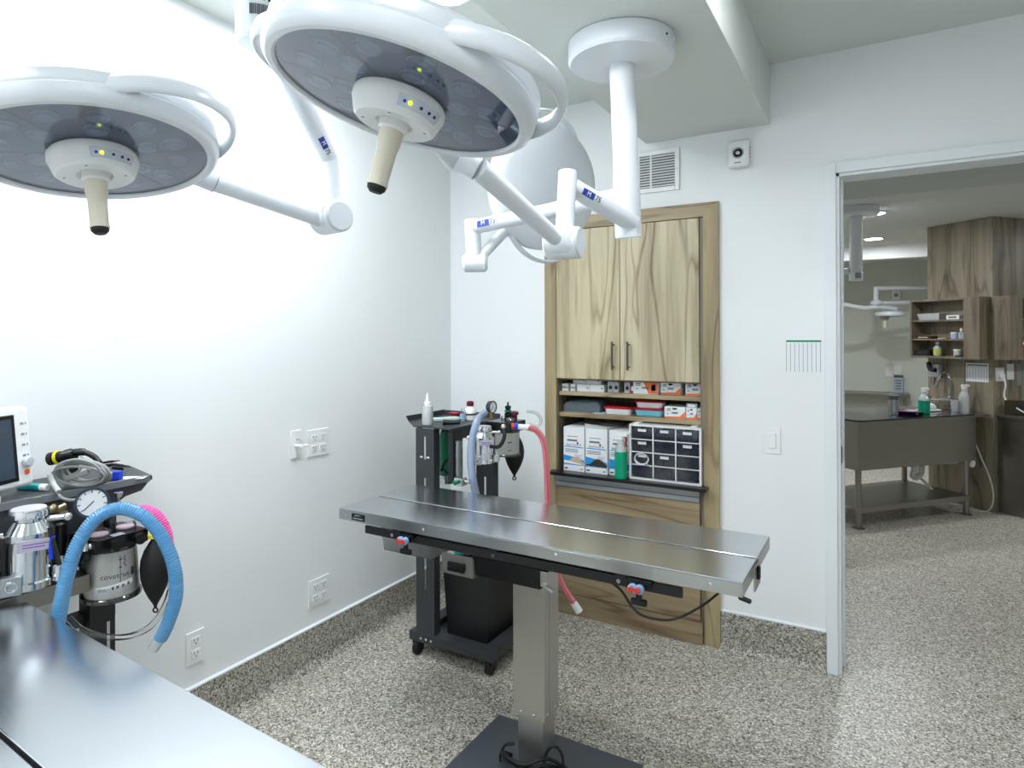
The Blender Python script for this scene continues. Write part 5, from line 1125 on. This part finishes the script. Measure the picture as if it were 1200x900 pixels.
single('white_flex', G().tube(spline(cp, 6), .006, 8), WHITEPL, 'white power cord hanging from the outlet box to the floor', 'cord')
cp = [MA@Vector(p) for p in ((.10, .14, .74), (.09, .09, .6), (.03, .07, .42), (-.03, .06, .26), (-.05, .06, .12), (-.02, .08, .02), (.08, .13, .006), (.2, .2, .006))]
single('drain_hose', G().tube(spline(cp, 6), .0055, 8), plain('grey_white_hose', (200, 202, 198), .4), 'thin grey hose drooping from the tub end to the floor', 'hose')
# steel cabinet at the right edge
t = thing('steel_cabinet', 'dull steel base cabinet with counter beyond the doorway at the right edge', 'cabinet', MB_@Vector((.5, .12, 0)))
part('body', G().box(.05, 1.1, .002, .205, .002, .745, .002, M=MB_), STEELD, t); part('counter', G().box(.03, 1.1, .002, .225, .745, .772, .003, M=MB_), STEELD, t)
part('door', G().box(.14, .5, .205, .212, .06, .62, .002, M=MB_), STEELD, t); part('door', G().box(.51, .9, .205, .212, .06, .62, .002, M=MB_), STEELD, t)
mini('dark_carton', 'box', 'dark brown box on the steel cabinet counter', MB_, (.10, .09, .7725), 'box', (BROWNPR, DKPR), (.10, .08, .115))
mini('purple_bottle', 'bottle', 'purple labelled bottle with black cap on the steel cabinet', MB_, (.19, .13, .7725), 'bottle', (plain('lilac_bottle', (150, 130, 170), .35), BLACKG, PURPR), (.055, .05, .15))
mini('white_jar', 'jar', 'small white and lilac jar on the steel cabinet', MB_, (.215, .175, .7725), 'jar', (plain('lilac_jar', (206, 196, 216), .4), WHITEPL), (.04, .04, .07))
# tub table
TM = Matrix((E1, E2, Vector((0, 0, 1)))).transposed().to_4x4(); TM.translation = Vector((1.966, 2.30, 0))
tt = thing('wash_tub_table', 'steel wash tub table on four legs with dark glass top beyond the doorway', 'tub', TM@Vector((.5, .25, 0)))
TL, TW = 1.085, .53
part('tub_body', G().box(-.01, TL+.10, -.012, TW+.012, .415, .752, .004, M=TM), STEELD, tt)
part('rim', G().box(-.03, TL+.235, -.03, TW+.03, .752, .772, .003, M=TM), STEELD, tt)
def rrect(x0, x1, y0, y1, r, n=6):
    o = []
    for k, (cx, cy) in enumerate(((x1-r, y1-r), (x0+r, y1-r), (x0+r, y0+r), (x1-r, y0+r))):
        for i in range(n): a = PI/2*(k+i/(n-1)); o.append((cx+r*math.cos(a), cy+r*math.sin(a)))
    return o
part('glass_top', G().prism(rrect(-.035, TL+.09, -.035, TW+.03, .06), .772, .784, TM), plain('dark_blue_glass', (18, 28, 40), .06, coat=.5), tt)
for x, y in ((0, 0), (TL, 0), (0, TW), (TL, TW)):
    lg = part('leg', G().cyl(TM@Vector((x, y, .008)), TM@Vector((x, y, .42)), .021, n=16), STEELD, tt); part('foot', G().lathe([(.042, 0), (.042, .005), (.024, .010)], TM@Vector((x, y, .0)), n=20), STEELD, lg)
part('lower_shelf', G().box(-.02, TL+.02, -.02, TW+.02, .145, .152, M=TM), STEELD, tt); part('shelf_edge', G().box(-.02, TL+.02, -.022, -.018, .112, .152, M=TM), STEELD, tt)
pv = plain('white_pvc', (222, 224, 222), .4)
tp = lambda *a: TM@Vector(a)
part('drain_trap', G().tube(spline([tp(.82, .22, .415), tp(.82, .22, .33), tp(.80, .22, .28), tp(.84, .22, .26), tp(.89, .22, .29), tp(.90, .22, .36), tp(1.0, .20, .375), tp(1.2, .16, .38)], 6), .022, 12), pv, tt)
part('drain_trap', G().cyl(tp(.82, .22, .40), tp(.82, .22, .34), .034, n=16).cyl(tp(.88, .22, .32), tp(.88, .22, .35), .032, n=16), pv, tt)
part('drain_pipe', G().cyl(tp(.86, .22, .27), tp(.98, .2, .16), .010, n=10), pv, tt)
part('pipe_cap', G().cyl(tp(1.19, .05, .385), tp(1.19, .02, .385), .032, n=18), pv, tt)
fa = thing('faucet', 'chrome wall faucet with gooseneck spout on the walnut pier over the tub', 'faucet', MA@Vector((.36, 0, .95)))
part('mixer_bar', G().cyl(MA@Vector((.24, .05, .86)), MA@Vector((.46, .05, .86)), .014, n=14), CHROME, fa)
part('spout', G().tube(spline([MA@Vector(p) for p in ((.30, .05, .86), (.30, .05, 1.0), (.30, .07, 1.07), (.30, .13, 1.09), (.30, .18, 1.05), (.30, .18, 1.0))], 6), .010, 10), CHROME, fa)
for x in (.25, .45): part('lever', G().cyl(MA@Vector((x, .05, .86)), MA@Vector((x, .12, .88)), .009, n=10).ball(tuple(MA@Vector((x, .12, .885))), .016, n=10), CHROME, fa)
t = thing('clipper_holder', 'white wall holder with black clippers on the pier left of the faucet', 'holder', MA@Vector((.44, 0, 1.05)))
part('holder', G().box(.40, .49, 0, .05, 1.04, 1.15, .006, M=MA), plain('pale_holder', (196, 200, 204), .4), t)
part('clippers', G().tube(spline([MA@Vector(p) for p in ((.48, .06, 1.16), (.45, .08, 1.11), (.40, .08, 1.10))], 5), .018, 10), BLACKR, t)
part('hose', G().tube(spline([MA@Vector(p) for p in ((.43, .06, 1.04), (.40, .10, .96), (.37, .10, 1.0), (.36, .08, 1.06))], 5), .008, 8), CHROME, t)
# on the tub top
gz = .7845
p = tp(.55, .34, gz); mini('steel_can', 'can', 'silver spray can on the dark glass tub top', TM, tuple(TM.inverted()@at(1047, 486, z=gz)), 'jar', (ALU, plain('can_cap', (90, 96, 100), .4)), (.068, .06, .15))
bw = at(1063, 484.5, z=gz); t = thing('purple_bowl', 'shallow purple bowl lying on the dark glass tub top', 'bowl', bw); part('bowl', G().lathe([(.05, 0), (.075, .006), (.105, .020), (.108, .024), (.10, .022), (.07, .008), (0, .006)], bw, n=32, cap=False), plain('plum_plastic', (86, 44, 84), .4), t); part('bowl_rim', G().torus(bw+Vector((0, 0, .023)), (0, 0, 1), .106, .004, 32, 6), plain('plum_rim', (104, 60, 100), .35), t)
sp = at(1083, 485, z=gz); spray_bottle((sp.x, sp.y), gz, .21, .040, GREENL, 'green spray bottle with white head on the dark glass tub top', .5, facing=(rt.x, rt.y))
t = thing('soap_holder', 'white rounded soap holder at the right end of the tub top', 'soap holder', tp(1.0, .2, gz)); part('base', G().box(.88, 1.06, .17, .27, gz, gz+.014, .006, M=TM), WHITEPL, t); part('dome', G().ball((0, 0, 0), .05, 1.6, .9, .9, 16, M=TM@Matrix.Translation((.97, .22, gz+.022))), WHITEPL, t)
spray_bottle((tp(1.235, .12, 0).x, tp(1.235, .12, 0).y), .7725, .235, .040, None, 'clear empty spray bottle with white head beside the pier corner', .5, facing=(rt.x, rt.y), body=MILKY)
t = thing('clear_cup', 'clear plastic cup beside the empty spray bottle', 'cup', tp(1.16, .14, .7725)); part('cup', G().lathe([(.024, 0), (.030, .10), (.028, .10), (.022, .003)], tp(1.16, .14, .7725), n=20, cap=False), MILKY, t); part('cup_rim', G().torus(tp(1.16, .14, .8725), (0, 0, 1), .029, .002, 24, 6), MILKY, t)
# surgical column and lamp in the room beyond
fx, fy = 1.957, 2.37
t = thing('surgical_light', 'white ceiling column with short arm just inside the far room, left of the doorway view', 'surgical light', (fx, fy, NEXT))
part('ceiling_flange', G().lathe([(.150, 0), (.155, -.004), (.155, -.05), (.145, -.058), (0, -.06)], (fx, fy, NEXT), n=40, cap=False), WHITEP, t)
part('column', G().cyl((fx, fy, NEXT-.05), (fx, fy, 1.86), .043, n=28), WHITEP, t); part('column_hub', G().cyl((fx, fy, 1.86), (fx, fy, 1.80), .047, n=28, bev=.004), WHITEP, t)
part('side_arm', G().cyl((fx-.04, fy, 1.875), (fx-.6, fy+.25, 1.86), .024, n=16), WHITEP, t); part('hub_cover', G().box(fx-.005, fx+.035, fy-.05, fy-.043, 1.815, 1.855, .004), GREYP, t)
DL = 7.4; q = lambda a, b, d=DL: at(a, b, d=d)
t = thing('exam_light', 'small white exam lamp with grip on jointed arms far beyond the doorway', 'exam light', q(1100, 300))
cz = q(1100, 330); part('column', G().cyl((cz.x, cz.y, NEXT-.002), (cz.x, cz.y, cz.z-.15), .05, n=20), WHITEP, t); part('flange', G().lathe([(.15, 0), (.15, -.05), (0, -.055)], (cz.x, cz.y, NEXT-.001), n=28, cap=False), WHITEP, t)
part('upper_arm', G().cyl(q(1100, 336.5), q(1026, 338), .024, n=16), WHITEP, t); part('drop_tube', G().cyl(q(1026.5, 336), q(1026.5, 356), .027, n=16), WHITEP, t)
part('lower_arm', G().cyl(q(1028, 355), q(1100, 354), .022, n=16), WHITEP, t); part('elbow', G().ball(tuple(q(1027, 355)), .055, 1.2, 1.2, .7, 16), WHITEP, t)
part('long_arm', G().tube(spline([q(960, 355), q(988, 357), q(1002, 359.5), q(1014, 361), q(1030, 359.5), q(1050, 362)], 6), .026, 12), WHITEP, t)
hc = q(1043, 369); hd_ = part('lamp_head', G().lathe([(.0, .05), (.10, .045), (.155, .03), (.160, .0), (.152, -.014), (.10, -.018), (0, -.02)], hc, n=36, cap=False), WHITEP, t)
part('lamp_face', G().lathe([(.150, -.0145), (.10, -.020), (0, -.021)], hc, n=32, cap=False), LAMPIN, hd_); part('hub', G().lathe([(.06, -.018), (.03, -.06)], hc-rt*.06, n=20), GREYP, hd_); part('grip', G().cyl(hc-rt*.06-Vector((0, 0, .05)), hc-rt*.06-Vector((0, 0, .15)), .02, n=14), IVORY, hd_)
# far wall fittings
wy = 6.6
p0, p1 = at(985, 460, y=wy-.1), at(1066, 463, y=wy-.1)
t = thing('wall_ledge', 'narrow dark steel ledge along the far wall beyond the tub', 'ledge', ((.4+p1.x)/2, wy, .60)); part('ledge', G().box(.4, p1.x, wy-.28, wy, .625, .665, .004), STEELD, t); part('wall_bracket', G().box(p1.x-.06, p1.x-.03, wy-.2, wy, .50, .625), STEELD, t)
for a, b, lab in ((1042, 436, 'white outlet plate on the far wall, left of the pair'), (1052, 434, 'white outlet plate on the far wall, right of the pair')):
    p = at(a, b, y=wy); t = thing('wall_outlet', lab, 'outlet', p, group='far wall outlet plates'); part('cover_plate', G().box(p.x-.04, p.x+.04, wy-.008, wy, p.z-.06, p.z+.06, .003), WHITEPL, t); part('rocker', G().box(p.x-.014, p.x+.014, wy-.013, wy-.008, p.z-.03, p.z+.03, .002), WHITEPL, t)
p = at(1053, 449, y=wy-.1); t = thing('wall_dispenser', 'pale wall dispenser with dark green top on the far wall', 'dispenser', (p.x, wy, p.z-.12)); part('body', G().box(p.x-.05, p.x+.05, wy-.10, wy, p.z-.13, p.z+.07, .008), plain('pale_blue_case', (176, 190, 204), .4), t); part('top', G().box(p.x-.05, p.x+.05, wy-.102, wy, p.z+.07, p.z+.10, .006), plain('olive_top', (70, 92, 70), .5), t)
for k in range(4): part('print', G().box(p.x-.035, p.x+.03, wy-.1012, wy-.1, p.z-.08+.035*k, p.z-.065+.035*k), GREYPR, t)
p = at(1050, 346, y=wy); t = thing('alarm_sounder', 'white alarm with round grey speaker on the far wall behind the lamp arms', 'alarm', p); part('body', G().box(p.x-.055, p.x+.055, wy-.045, wy, p.z-.06, p.z+.06, .014), WHITEPL, t); part('speaker', G().cyl((p.x, wy-.045, p.z), (p.x, wy-.052, p.z), .026, n=18), GREYP, t)
